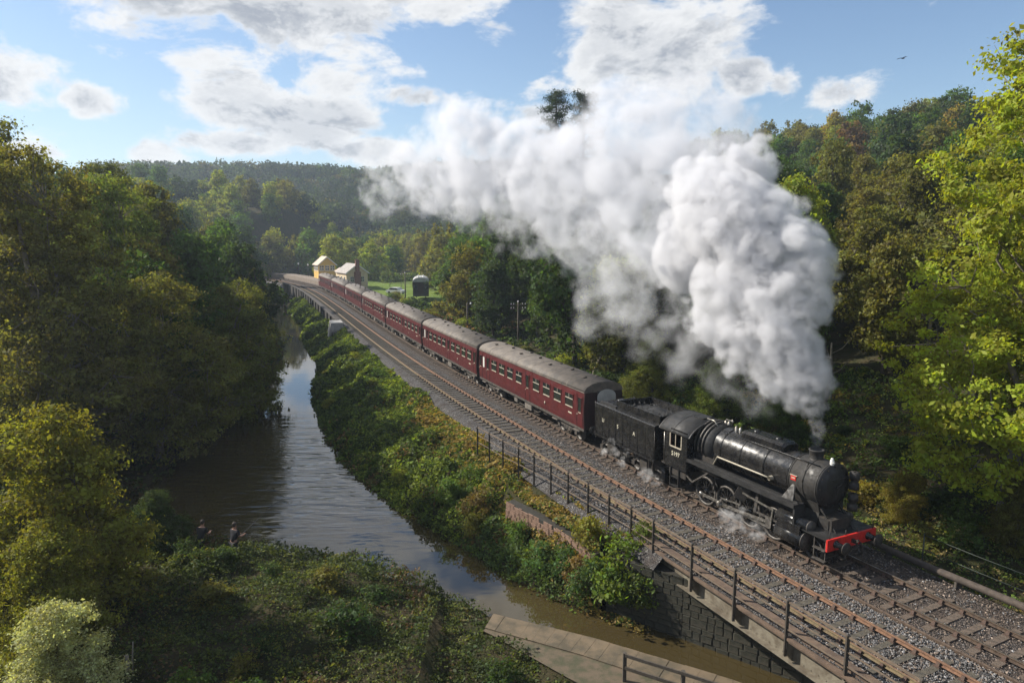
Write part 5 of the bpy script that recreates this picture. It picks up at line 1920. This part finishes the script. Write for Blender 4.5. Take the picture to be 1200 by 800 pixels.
def by_river(x, y):
    d = float(river_dist(np.array([x]), np.array([y]))[0])
    a = 'the pool' if y < 62 else 'the narrow river' if y < 98 else 'the far viaduct'
    return 'tree ' + ('at the water edge across from ' if d < 6 else 'on the slope above ' if d < 16 else 'high on the bank above ') + a


def by_valley(x, y):
    return 'tree in the valley ' + ('just beyond the station' if y < 240 else 'well beyond the station' if y < 280 else 'at the foot of the far hill')


print('strip', scatter_trees(62, reg_strip, 4.6, midp, (.75, 1.12), ['dark green', 'mid green', 'olive green', 'yellow-green'], [5, 4, 2, 1], 'woodland_tree', by_carriage, 'trees behind the carriages', 1))
print('hill near', scatter_trees(70, lambda r: (lambda q: q if q[0] is not None and q[1] < 90 else (None, None))(reg_hill(r)), 5.3, midp, (.62, .95), list(KIND), [5, 5, 3, 2.2, .5, .5], 'hillside_tree', by_height, 'trees on the hillside', 2))
print('hill far', scatter_trees(215, lambda r: (lambda q: q if q[0] is not None and q[1] >= 85 else (None, None))(reg_hill(r)), 6.6, hillp, (.72, 1.08), list(KIND), [5, 5, 2.5, 2.6, .6, .5], 'hillside_tree', by_height, 'trees on the hillside', 3))
print('left', scatter_trees(75, reg_left, 5.2, midp, (.8, 1.2), ['dark green', 'mid green', 'olive green'], [4, 3, 3], 'riverside_tree', by_river, 'trees across the river', 4))
print('mid', scatter_trees(135, reg_mid, 8.0, hillp, (.75, 1.15), list(KIND), [2.5, 6, 1, 7, .1, .1], 'valley_tree', by_valley, 'trees beyond the station', 5))
print('meadow', scatter_trees(26, reg_meadow, 6.5, hillp, (.9, 1.3), ['mid green', 'dark green', 'olive green'], [4, 4, 2], 'meadow_tree', 'tree at the edge of the station meadow', 'trees round the meadow', 6))

# the tall pine whose top shows above the steam
def pine():
    r = np.random.default_rng(77)
    H = 31.5
    b = MB().tube([(0, 0, -.5), (.1, 0, 10), (0, .2, 20), (.1, .1, 27), (.1, .1, 31)], [.45, .38, .26, .13, .04], 8, False)
    pts, nr = [], []
    for i in range(46):
        z = 14 + 17 * (i / 46)
        a = i * 2.4
        L = (4.6 - 3.3 * (i / 46)) * r.uniform(.6, 1.15)
        e = Vector((math.cos(a) * L, math.sin(a) * L, z + L * .16))
        b.tube([(0, 0, z), e * .5 + Vector((0, 0, z * .5 - .1)), e], [.08, .05, .02], 5, False)
        for f in np.linspace(.4, 1.05, 7):
            c = np.array([e.x * f, e.y * f, z + (e.z - z) * f])
            k = 55
            pts.append(c + r.normal(0, 1, (k, 3)) * np.array([.42, .42, .26]))
            nr.append(np.tile(np.array([0, 0, 1.0]), (k, 1)))
    pts, nr = np.concatenate(pts), np.concatenate(nr)
    V = leaf_quads(pts, .34, nr, r, .22)
    return b.mesh('trunk', 'bark'), quads_mesh('crown', V, 'leaf', {'rnd': ('FLOAT', r.uniform(0, 1, len(pts)))})


PINE = pine()
plant('pine_tree', PINE, 6.6, 108, 1.06, (.020, .032, .012), 'very tall dark pine whose top pokes out above the steam', z=.6, rz=.4)
plant('pine_tree', PINE, 10.5, 104, 1.03, (.020, .030, .012), 'dark pine beside the tallest one, mostly veiled by steam', z=.6, rz=1.4)

# bare pale trunks standing at the edge of the wood
for i, (x, y, h, lx, ly) in enumerate(((7.3, 58.5, 6.2, .2, .1), (9.1, 55.0, 6.0, .1, .2), (6.4, 57.2, 4.6, 1.8, .2), (13.9, 45.5, 4.4, .1, 0), (20.0, 43.0, 4.6, .2, .1), (-3.6, 92.5, 8, -.7, .4), (26.5, 44.0, 7, .6, .2))):
    t = thing('bare_trunk', 'thin pale bare trunk standing at the edge of the wood', 'tree', (x, y, gz(x, y) - .3), 0, 'bare pale trunks at the wood edge')
    pts = [(lx * f + .12 * math.sin(f * 7 + i), ly * f + .1 * math.cos(f * 5 + i), h * f) for f in np.linspace(0, 1, 7)]
    MB().tube(pts, [.13, .12, .11, .10, .085, .07, .05], 7).build('trunk', 'bark_pale', t)
    b = MB()
    for k in range(5):
        f = .45 + .1 * k
        p = Vector((lx * f, ly * f, h * f))
        a = k * 2.1 + i
        b.tube([p, p + Vector((math.cos(a) * .6, math.sin(a) * .6, .35)), p + Vector((math.cos(a) * 1.1, math.sin(a) * 1.1, 1.0))], [.04, .028, .012], 5)
    b.build('branch', 'bark_pale', t)

# --- far hillside wood: one mass
def far_wood():
    r = np.random.default_rng(55)
    n = 2100
    x = r.uniform(-330, 130, n)
    y = r.uniform(272, 545, n)
    ok = (600 + 812 * x / y > 120) & (600 + 812 * x / y < 760)
    x, y = x[ok], y[ok]
    n = len(x)
    z = ground(x, y)
    H = r.uniform(8, 14, n)
    k = 190
    d = unit(r.normal(0, 1, (n, k, 3)))
    d[..., 2] = np.abs(d[..., 2]) * .95 - .12
    rad = np.stack([H * .46, H * .46, H * .62], -1)[:, None]
    lump = 1 + .22 * np.sin(d[..., 0] * 7 + x[:, None]) * np.cos(d[..., 1] * 6 + y[:, None])
    C = np.stack([x, y, z + H * .35], -1)[:, None] + d * rad * (r.uniform(.80, 1.05, (n, k)) * lump)[..., None]
    V = leaf_quads(C.reshape(-1, 3), 1.35, d.reshape(-1, 3), r, .8)
    pal = np.array([OLIVE, GREEN, DARK, DARK, GREEN, (.06, .075, .02)]) * .8
    c = pal[r.integers(0, len(pal), n)] * r.uniform(.8, 1.2, (n, 1))
    c = np.repeat(c, k, 0) * r.uniform(.6, 1.3, (n * k, 1))
    c = np.concatenate([c, np.ones((len(c), 1))], -1)
    me = quads_mesh('far_wood', V, 'plant', {'col': ('FLOAT_COLOR', c)})
    tag(obj('far_wood', me), 'distant wooded hill closing the valley behind the station', 'wood', kind='stuff')


far_wood()


# ---------------------------------------------------------------- undergrowth
def mound(x, y, seed=40):
    return fbm(x / 2.3, y / 2.3, seed, 3)


def cover(name, label, n, sample, mask, size, height, palette, seed, edge=None):
    r = np.random.default_rng(seed)
    x, y = sample(r, n * 3)
    dw = river_dist(x, y)
    o = offset_of(x, np.clip(y, 8, 215))
    ok = mask(x, y, o, dw)
    x, y, dw, o = x[ok][:n], y[ok][:n], dw[ok][:n], o[ok][:n]
    n = len(x)
    # gather into tufts so that the surface is uneven
    k = max(1, n // 26)
    par = r.integers(0, k, n)
    px, py = x[par] + r.normal(0, .16, n), y[par] + r.normal(0, .16, n)
    m_ = mound(px, py, seed)
    hgt = height * np.clip((m_ - .28) * 2.0, .06, 1.6)
    d2, o2 = river_dist(px, py), offset_of(px, np.clip(py, 8, 215))
    if edge is not None:
        hgt = hgt * edge(px, py, o2, d2)
    tuft = r.uniform(.4, 1.25, k)[par]
    z = ground(px, py) + hgt * tuft * r.uniform(.45, 1.0, n) ** .6
    z = np.where(d2 < 0, np.maximum(z, WATER + .05) + .1 * r.uniform(0, 1, n), z)
    C = np.stack([px, py, z], -1)
    s = size * np.clip(py / 34, .75, 3.0)
    V = leaf_quads(C, s, np.tile(np.array([0, 0, 1.0]), (n, 1)) + r.normal(0, .35, (n, 3)), r, .6)
    pal = np.array([p[0] for p in palette])
    wt = np.stack([p[1](px, py, o2, d2) * np.ones(n) for p in palette], -1) + 1e-6
    # the plant of a tuft decides its colour
    q = r.uniform(0, 1, k)[par] * .75 + r.uniform(0, 1, n) * .25
    cum = np.cumsum(wt / wt.sum(1, keepdims=True), 1)
    idx = np.minimum((q[:, None] > cum).sum(1), len(pal) - 1)
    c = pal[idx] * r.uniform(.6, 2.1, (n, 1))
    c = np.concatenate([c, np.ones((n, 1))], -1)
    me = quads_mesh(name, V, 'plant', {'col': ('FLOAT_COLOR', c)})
    return tag(obj(name, me), label, 'undergrowth', kind='stuff')


one = lambda x, y, o, d: 1.0
nz = lambda sd, sc, lo: (lambda x, y, o, d: sstep(lo, lo + .18, fbm(x / sc, y / sc, sd, 3)))


def s_bank(r, n):
    y = 24 + 126 * r.uniform(0, 1, n) ** 1.75
    x = Ax(y) - r.uniform(4.5, 17, n)
    return x, y


rivmid = lambda y: np.interp(y, [20, 26, 33, 40, 48, 65, 81, 103, 140], [9, 2, -8, -14, -18, -21.5, -25, -33, -48])
cover('bank_undergrowth', 'tangled green brambles and golden weeds on the bank between railway and river', 175000, s_bank,
      lambda x, y, o, d: (d > -.35) & (x > rivmid(y)) & (o < -5.45) & ~((y < 27.2) & (o > -6.2)), .155, 1.15,
      [((.085, .128, .020), one), ((.135, .172, .026), nz(5, 3.0, .50)), ((.050, .072, .018), one), ((.20, .15, .045), lambda x, y, o, d: 3.2 * sstep(-8.4, -6.2, o) * sstep(60, 44, y)),
       ((.13, .085, .035), lambda x, y, o, d: .9 * sstep(.50, .62, fbm(x / 2.5, y / 2.5, 9, 3)) * sstep(70, 40, y)), ((.070, .112, .034), lambda x, y, o, d: 2.2 * sstep(2.2, .2, d) * sstep(36, 31, y)), ((.16, .19, .07), lambda x, y, o, d: .12 * sstep(40, 30, y))],
      31, lambda x, y, o, d: .35 + .65 * sstep(-6.0, -7.8, o))


def s_near(r, n):
    return r.uniform(-28, 6, n), 13 + 21 * r.uniform(0, 1, n)


cover('near_bank_undergrowth', 'dense dark brambles and nettles covering the near bank of the pool', 170000, s_near,
      lambda x, y, o, d: (d > -.45) & (y < 36) & (x < np.interp(y, [13, 18, 20.4, 21.6, 22.6, 23.6, 24.7, 26.2, 28.6, 31, 34], [5.6, 5.2, 4.4, 2.0, 1.2, .3, -.7, -.9, -3.9, -8, -16])), .135, 1.0,
      [((.062, .080, .018), one), ((.038, .052, .016), one), ((.090, .104, .022), nz(15, 2.6, .48)), ((.085, .055, .028), lambda x, y, o, d: 1.3 * sstep(.48, .6, fbm(x / 2.2, y / 2.2, 19, 3))), ((.055, .085, .034), lambda x, y, o, d: .35), ((.11, .10, .03), nz(25, 2.0, .55))],
      32, lambda x, y, o, d: .75 + .25 * sstep(-2, -6, x))


def s_right(r, n):
    y = 10 + 42 * r.uniform(0, 1, n) ** 1.1
    return Ax(y) + r.uniform(3.4, 24, n), y


cover('slope_undergrowth', 'rough green and straw-coloured undergrowth on the slope beyond the locomotive', 105000, s_right,
      lambda x, y, o, d: (o > 3.25) & (o < 20) & (d > .2), .14, 1.0,
      [((.090, .135, .026), one), ((.055, .085, .022), one), ((.15, .175, .032), nz(7, 3.0, .5)), ((.24, .19, .085), lambda x, y, o, d: .7 * sstep(9, 5, o)), ((.16, .13, .022), lambda x, y, o, d: .9 * sstep(.52, .62, fbm(x / 2, y / 2, 29, 3))), ((.10, .065, .035), lambda x, y, o, d: .4)],
      33, lambda x, y, o, d: .35 + .65 * sstep(3.4, 6.5, o))


def s_strip(r, n):
    y = 44 + 92 * r.uniform(0, 1, n) ** 1.2
    return Ax(y) + r.uniform(3.4, 15, n), y


cover('wood_edge_undergrowth', 'low green scrub and brown bracken along the wood edge behind the carriages', 45000, s_strip,
      lambda x, y, o, d: (o > 3.4) & (o < 13), .15, 1.3,
      [((.055, .090, .020), one), ((.03, .052, .016), one), ((.10, .125, .026), nz(8, 3.0, .5)), ((.14, .085, .04), lambda x, y, o, d: 2.5 * sstep(80, 92, y) * sstep(112, 104, y))],
      34, lambda x, y, o, d: .2 + .8 * sstep(3.6, 7.5, o))


def s_lb(r, n):
    y = 34 + 125 * r.uniform(0, 1, n) ** 1.3
    return np.interp(y, [33, 40, 48, 60, 81, 103, 140], [-20, -22, -23, -24, -28, -35, -51]) - r.uniform(-.5, 12, n), y


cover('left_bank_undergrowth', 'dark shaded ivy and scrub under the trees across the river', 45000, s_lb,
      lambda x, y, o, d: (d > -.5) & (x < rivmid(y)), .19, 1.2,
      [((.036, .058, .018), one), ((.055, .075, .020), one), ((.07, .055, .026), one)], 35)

# separate shrubs that stand out of the undergrowth
SH = [(5.2, 26.25, .95, (.095, .13, .024), 'green bush spilling down the abutment below the railing'),
      (5.0, 25.95, .75, (.06, .095, .030), 'dark ivy clump hanging on the abutment face'),
      (4.2, 26.35, .8, (.075, .115, .032), 'leafy ivy clump low on the abutment by the water'),
      (5.45, 27.1, .7, (.11, .13, .022), 'small yellow-green bush on top of the abutment behind the railing post'),
      (4.45, 26.95, 1.35, (.125, .165, .022), 'bright green rounded bush at the end of the girder bridge'),
      (3.5, 28.2, .85, (.15, .15, .024), 'yellow-green bush beside the broken stone wall'),
      (2.3, 28.3, .85, (.070, .115, .038), 'blue-green ivy bush hanging over the water by the wall'),
      (3.3, 27.0, .8, (.070, .11, .038), 'blue-green leafy bush at the water edge by the abutment'),
      (3.0, 27.7, .8, (.16, .105, .04), 'brown withered bush between the wall and the abutment'),
      (1.3, 29.2, .8, (.07, .112, .036), 'dense blue-green bush overhanging the pool edge'),
      (-1.6, 34.4, .9, (.125, .10, .035), 'brownish tangled bush on the bank below the railing end'),
      (-12.5, 28.55, .72, (.05, .08, .022), 'dark bramble bush in front of the angler in navy'),
      (-14.3, 28.7, .8, (.045, .075, .022), 'dark bramble bush in front of the angler in black'),
      (-13.4, 28.1, .7, (.06, .09, .022), 'bramble bush between the two anglers'),
      (-3.3, 36.4, .95, (.09, .14, .026), 'leafy green bush on the bank by the water'),
      (0.2, 31.4, .7, (.09, .14, .03), 'green bush growing over the low stone wall')]
for x, y, s, col, lb in SH:
    plant('shrub', bushp[random.randrange(3)], x, y, s, col, lb, None, 'bush', z=max(gz(x, y), (-1.35 if x > 5.3 else -2.35) if x > 2.9 and y < 27.3 else -9) - .1)


def shrubs(n, region, size, kinds, where, group, seed):
    r = random.Random(seed)
    c = 0
    while c < n:
        x, y = region(r)
        if x is None:
            continue
        k = r.choice(kinds)
        random.seed(seed * 77 + c)
        plant('shrub', r.choice(bushp), x, y, r.uniform(*size) * 1.15, KIND[k], k + ' ' + where, group + ', ' + k, 'bush', sz=r.uniform(.5, .85))
        c += 1


def rg_bank(r):
    y = r.uniform(31, 92)
    x = float(Ax(y)) - r.uniform(7.2, 13)
    dd = float(river_dist(np.array([x]), np.array([y]))[0])
    return (x, y) if dd > .3 and x > float(rivmid(y)) else (None, None)


def rg_near(r):
    y = r.uniform(15, 31)
    x = r.uniform(-22, 1)
    dd = float(river_dist(np.array([x]), np.array([y]))[0])
    if abs(x + 12.6) < 1.3 and y < 30.5 and y > 26 or x > np.interp(y, [15, 21, 24, 26, 31], [2.5, .2, -1.8, -2.2, -7]):
        return None, None
    return (x, y) if dd > .1 else (None, None)


def rg_right(r):
    y = r.uniform(13, 48)
    p = P(y, r.uniform(4.6, 14), 0)
    return (p.x, p.y)


def rg_edge(r):
    y = r.uniform(48, 132)
    p = P(y, r.uniform(5.5, 11), 0)
    return (p.x, p.y)


shrubs(30, rg_bank, (.45, .8), ['mid green', 'olive green', 'yellow-green'], 'bramble bush on the bank between railway and river', 'brambles on the railway bank', 61)
shrubs(44, rg_near, (.5, .95), ['dark green', 'mid green', 'dark green', 'olive green'], 'bramble bush on the near bank of the pool', 'brambles on the near bank', 62)
shrubs(40, rg_right, (.55, 1.1), ['mid green', 'olive green', 'golden yellow', 'dark green'], 'scrub bush on the slope beyond the locomotive', 'scrub on the slope', 63)
shrubs(34, rg_edge, (.8, 1.7), ['mid green', 'olive green', 'dark green', 'yellow-green'], 'scrub bush along the wood edge behind the carriages', 'scrub along the wood edge', 64)

# station hedge
def hedge():
    r = np.random.default_rng(91)
    n = 9000
    u = r.uniform(0, 1, n)
    x = -37 + 40 * u
    y = 196 - 12 * u + r.normal(0, .8, n)
    z = r.uniform(-.6, 1.0, n) * 1.9 + .35 * np.sin(u * 31)
    V = leaf_quads(np.stack([x, y, z], -1), .42, np.tile(np.array([0, -.5, 1.0]), (n, 1)), r)
    t = thing('hedge', 'clipped yellow-green hedge behind the station meadow', 'hedge', (0, 0, 0))
    o = obj('foliage', quads_mesh('foliage', V, 'leaf', {'rnd': ('FLOAT', r.uniform(0, 1, n))}), t)
    o.color = (.115, .15, .03, 1)
    b = MB()
    for k in range(20):
        f = k / 19
        b.cyl((-37 + 40 * f, 196 - 12 * f, -.9), (-37 + 40 * f, 196 - 12 * f, .8), .06, n=5)
    b.build('stems', 'bark', t)


hedge()


# ---------------------------------------------------------------- steam
PUFFS = [(12.0, 26.35, 4.1, 0.22, 4), (12.0, 26.4, 4.45, 0.26, 4), (12.0, 26.5, 4.85, 0.34, 4), (11.95, 26.6, 5.3, 0.46, 4), (11.9, 26.8, 5.8, 0.6, 4), (12.0, 26.9, 6.3, .7, 4), (11.5, 27.0, 5.9, .55, 3), (11.7, 27.0, 6.6, .85, 4), (12.1, 27.0, 6.9, .7, 4), (11.3, 27.2, 6.3, .7, 4), (11.75, 26.8, 5.6, .5, 4), (11.2, 27.5, 7.0, .8, 4), (11.75, 27.1, 6.1, 0.62, 1), (11.7, 27.3, 6.6, 1.03, 1), (11.4, 27.8, 7.5, 1.33, 1), (11.1, 28.3, 8.4, 1.56, 1), (10.9, 29.0, 9.5, 1.82, 1),
         (11.9, 28.6, 9.5, 1.44, 1), (12.1, 29.0, 10.7, 1.46, 1), (11.8, 29.5, 11.6, 1.63, 1), (10.6, 30.3, 11.3, 2.21, 1), (9.6, 31.5, 13.0, 2.37, 1), (11.0, 30.3, 12.7, 1.6, 1), (9.2, 32.5, 13.9, 2.04, 1), (9.8, 30.5, 10.0, 2.11, 1),
         (10.0, 29.5, 7.9, 1.48, 1), (9.3, 30.5, 8.5, 1.46, 1), (10.6, 28.6, 6.9, 1.08, 1), (10.9, 27.9, 6.1, 0.84, 1), (11.3, 27.2, 5.6, 0.55, 1), (8.6, 33.5, 11.2, 2.02, 1), (8.6, 36.0, 16.5, 2.8, 2), (7.9, 38.0, 18.2, 2.39, 2),
         (6.9, 40.0, 17.1, 3.32, 2), (5.4, 42.5, 16.1, 3.74, 2), (7.4, 38.0, 14.2, 3.15, 2), (4.7, 44.0, 17.4, 2.45, 2), (3.0, 46.0, 15.5, 3.7, 2), (1.3, 48.5, 17.2, 3.17, 2), (0.0, 50.0, 15.0, 2.64, 2), (-1.8, 52.5, 17.5, 3.69, 2),
         (-3.4, 55.0, 19.7, 2.9, 2), (-5.4, 57.5, 17.0, 3.18, 2), (-7.8, 60.5, 18.0, 2.58, 2), (9.6, 36.0, 18.1, 1.45, 2), (5.7, 41.0, 12.9, 2.27, 2), (7.7, 36.0, 11.8, 2.35, 2), (3.3, 45.0, 12.9, 1.92, 2), (7.4, 39.0, 19.4, 1.27, 2),
         (6.0, 42.0, 19.8, 1.79, 2), (-6.8, 59.0, 15.5, 1.93, 2), (-9.3, 62.0, 18.8, 1.56, 2), (6.5, 36.5, 9.6, 1.74, 3), (7.9, 33.5, 8.5, 1.6, 3), (8.7, 31.5, 6.6, 1.19, 3), (7.0, 34.0, 7.2, 1.11, 3), (5.7, 38.5, 10.6, 1.64, 3),
         (4.5, 41.0, 11.0, 1.34, 3), (9.3, 30.3, 5.8, 0.99, 3), (-4.1, 56.0, 15.1, 1.97, 3), (-9.7, 62.0, 16.7, 1.71, 3), (-5.5, 57.5, 20.7, 2.17, 3), (6.0, 39.0, 8.6, 1.8, 3), (3.8, 43.0, 11.6, 2.2, 3), (1.0, 47.5, 12.4, 2.0, 3), (5.0, 41.0, 8.8, 1.5, 3), (7.4, 35.0, 9.8, 2.0, 3), (9.4, 31.0, 7.2, 1.3, 3), (8.2, 33.0, 6.0, 1.0, 3), (-2.4, 53.5, 13.8, 1.8, 3), (10.2, 29.0, 5.2, .8, 3), (-11.5, 64.5, 16.5, 1.9, 3), (-11.0, 63.5, 19.0, 1.8, 3), (10.6, 34.3, 16.9, 1.7, 2), (10.9, 33.0, 15.1, 1.5, 1), (11.4, 31.6, 13.4, 1.25, 1), (9.4, 35.0, 15.3, 1.9, 2), (8.9, 34.6, 13.6, 1.9, 2), (8.0, 35.6, 13.2, 2.2, 2), (10.2, 35.2, 18.0, 1.4, 2), (9.2, 36.6, 19.2, 1.3, 2)]


def billow(parents, levels, r, core=.80, jit=.0):
    """each puff carries smaller puffs on its skin, and those again: a cauliflower head"""
    P_ = np.array(parents, float)
    out = [np.c_[P_[:, :3], P_[:, 3] * core]]
    lev = P_[:, :4]
    for n, f in levels:
        d = unit(r.normal(0, 1, (len(lev), n, 3)))
        u = r.uniform(0, 1, (len(lev), n)) ** 1.6
        rad = lev[:, None, 3] * (f[0] + (f[1] - f[0]) * u)
        c = lev[:, None, :3] + d * (lev[:, None, 3] * r.uniform(.78, 1.04, (len(lev), n)) - rad * .45)[..., None]
        c += r.normal(0, 1, c.shape) * (jit * lev[:, None, 3:4])
        lev = np.concatenate([c, rad[..., None]], -1).reshape(-1, 4)
        out.append(lev)
    return np.concatenate(out)


def steam_mat(name, dens, albedo, nscale, lo, hi, aniso=.25):
    m = bpy.data.materials.new(name)
    m.use_nodes = True
    t = NT(m.node_tree)
    t.n.clear()
    out = t.node('ShaderNodeOutputMaterial')
    pv = t.node('ShaderNodeVolumePrincipled')
    pv.inputs['Color'].default_value = albedo
    pv.inputs['Anisotropy'].default_value = aniso
    pv.inputs['Density Attribute'].default_value = ''
    a = t.node('ShaderNodeAttribute', attribute_name='density')
    tc = t.node('ShaderNodeTexCoord').outputs['Object']
    nn = t.smooth(t.noise(tc, nscale, 5, .66, .4), lo, hi)
    t.l.new(t.m('MULTIPLY', t.m('MULTIPLY', a.outputs['Fac'], nn), dens), pv.inputs['Density'])
    t.l.new(pv.outputs[0], out.inputs['Volume'])
    MATS[name] = m
    return m


def steam_volume(name, puffs, voxel, m, parent):
    me = bpy.data.meshes.new(name)
    me.vertices.add(len(puffs))
    me.vertices.foreach_set('co', np.ascontiguousarray(puffs[:, :3], dtype=np.float32).ravel())
    a = me.attributes.new('rad', 'FLOAT', 'POINT')
    a.data.foreach_set('value', puffs[:, 3].astype(np.float32))
    me.materials.append(MATS[m])
    o = obj(name, me, parent)
    ng = bpy.data.node_groups.new(name, 'GeometryNodeTree')
    ng.interface.new_socket('Geometry', in_out='INPUT', socket_type='NodeSocketGeometry')
    ng.interface.new_socket('Geometry', in_out='OUTPUT', socket_type='NodeSocketGeometry')
    gi, go = ng.nodes.new('NodeGroupInput'), ng.nodes.new('NodeGroupOutput')
    mp = ng.nodes.new('GeometryNodeMeshToPoints')
    na = ng.nodes.new('GeometryNodeInputNamedAttribute'); na.data_type = 'FLOAT'; na.inputs[0].default_value = 'rad'
    pv = ng.nodes.new('GeometryNodePointsToVolume')
    pv.resolution_mode = 'VOXEL_SIZE'
    pv.inputs['Voxel Size'].default_value = voxel
    pv.inputs['Density'].default_value = 1.0
    sm = ng.nodes.new('GeometryNodeSetMaterial'); sm.inputs['Material'].default_value = MATS[m]
    L = ng.links
    L.new(gi.outputs[0], mp.inputs[0])
    L.new(mp.outputs[0], pv.inputs['Points'])
    L.new(na.outputs[0], pv.inputs['Radius'])
    L.new(pv.outputs[0], sm.inputs[0])
    L.new(sm.outputs[0], go.inputs[0])
    md = o.modifiers.new('volume', 'NODES')
    md.node_group = ng
    tag(o, kind='stuff')
    return o


steam_mat('steam_dense', 2.6, (.915, .92, .945, 1), 1.3, .37, .64)
steam_mat('steam_soft', .80, (.89, .90, .935, 1), .6, .40, .66)
steam_mat('steam_thin', .42, (.94, .95, .97, 1), .7, .42, .66)
steam_mat('smoke_grey', 1.6, (.72, .73, .76, 1), 2.4, .36, .62)
r = np.random.default_rng(5)
plume = thing('steam_plume', 'huge white billowing steam plume pouring from the locomotive chimney back over the train', 'steam', (12.0, 26.4, 4.0))
plume['kind'] = 'stuff'
off = np.array([12.0, 26.4, 4.0, 0])


def local(p):
    return p - off


LV = ((30, (.12, .40)), (9, (.18, .50)), (6, (.22, .48)))
steam_volume('dense_column', local(billow([p for p in PUFFS if p[4] == 1], LV, r, .94, .08)), .09, 'steam_dense', plume)
steam_volume('drifting_cloud', local(billow([p for p in PUFFS if p[4] == 2], LV, r, .92, .12)), .17, 'steam_soft', plume)
steam_volume('thin_wisps', local(billow([p for p in PUFFS if p[4] == 3], ((16, (.3, .7)), (9, (.25, .6))), r, .7, .2)), .17, 'steam_thin', plume)
steam_volume('chimney_smoke', local(billow([p for p in PUFFS if p[4] == 4], ((16, (.3, .6)), (9, (.25, .6))), r, .8, .1)), .07, 'smoke_grey', plume)

for lb, pts in (('small white steam wisp drifting low beside the locomotive cylinder', [(P(27.2, -1.6, .35), .35), (P(27.8, -1.8, .45), .42), (P(28.5, -1.7, .38), .38), (P(26.9, -1.5, .3), .25)]),
                ('small white steam wisp beneath the cab', [(P(33.0, -1.5, .35), .26), (P(33.5, -1.6, .45), .33), (P(34.1, -1.5, .42), .25)]),
                ('thin steam wisp curling up along the tender side', [(P(35.6, -1.6, .5), .28), (P(36.2, -1.65, .8), .28), (P(36.6, -1.6, 1.25), .2), (P(37.2, -1.6, .55), .25), (P(35.2, -1.6, 1.1), .18)])):
    w = thing('steam_wisp', lb, 'steam', pts[0][0])
    w['kind'] = 'stuff'
    q = billow([(*(p - pts[0][0]), rr, 0) for p, rr in pts], ((14, (.3, .7)), (6, (.3, .6))), r, .6, .3)
    steam_volume('wisp', q, .05, 'steam_wisp_mat' if 'steam_wisp_mat' in MATS else steam_mat('steam_wisp_mat', 2.2, (.97, .97, .98, 1), 2.2, .42, .68).name, w)

# ---------------------------------------------------------------- air
HAZE = True
if HAZE:
    hz = MB().box(-905, 905, -65, 2505, -7.5, 84).build('haze', None)
    m = bpy.data.materials.new('haze_air')
    m.use_nodes = True
    t = NT(m.node_tree)
    t.n.clear()
    out = t.node('ShaderNodeOutputMaterial')
    pv = t.node('ShaderNodeVolumePrincipled')
    pv.inputs['Color'].default_value = (.70, .83, 1.0, 1)
    pv.inputs['Density'].default_value = .00036
    pv.inputs['Anisotropy'].default_value = .3
    t.l.new(pv.outputs[0], out.inputs['Volume'])
    hz.data.materials.append(m)
    tag(hz, 'pale bluish haze filling the valley', 'haze', kind='stuff')
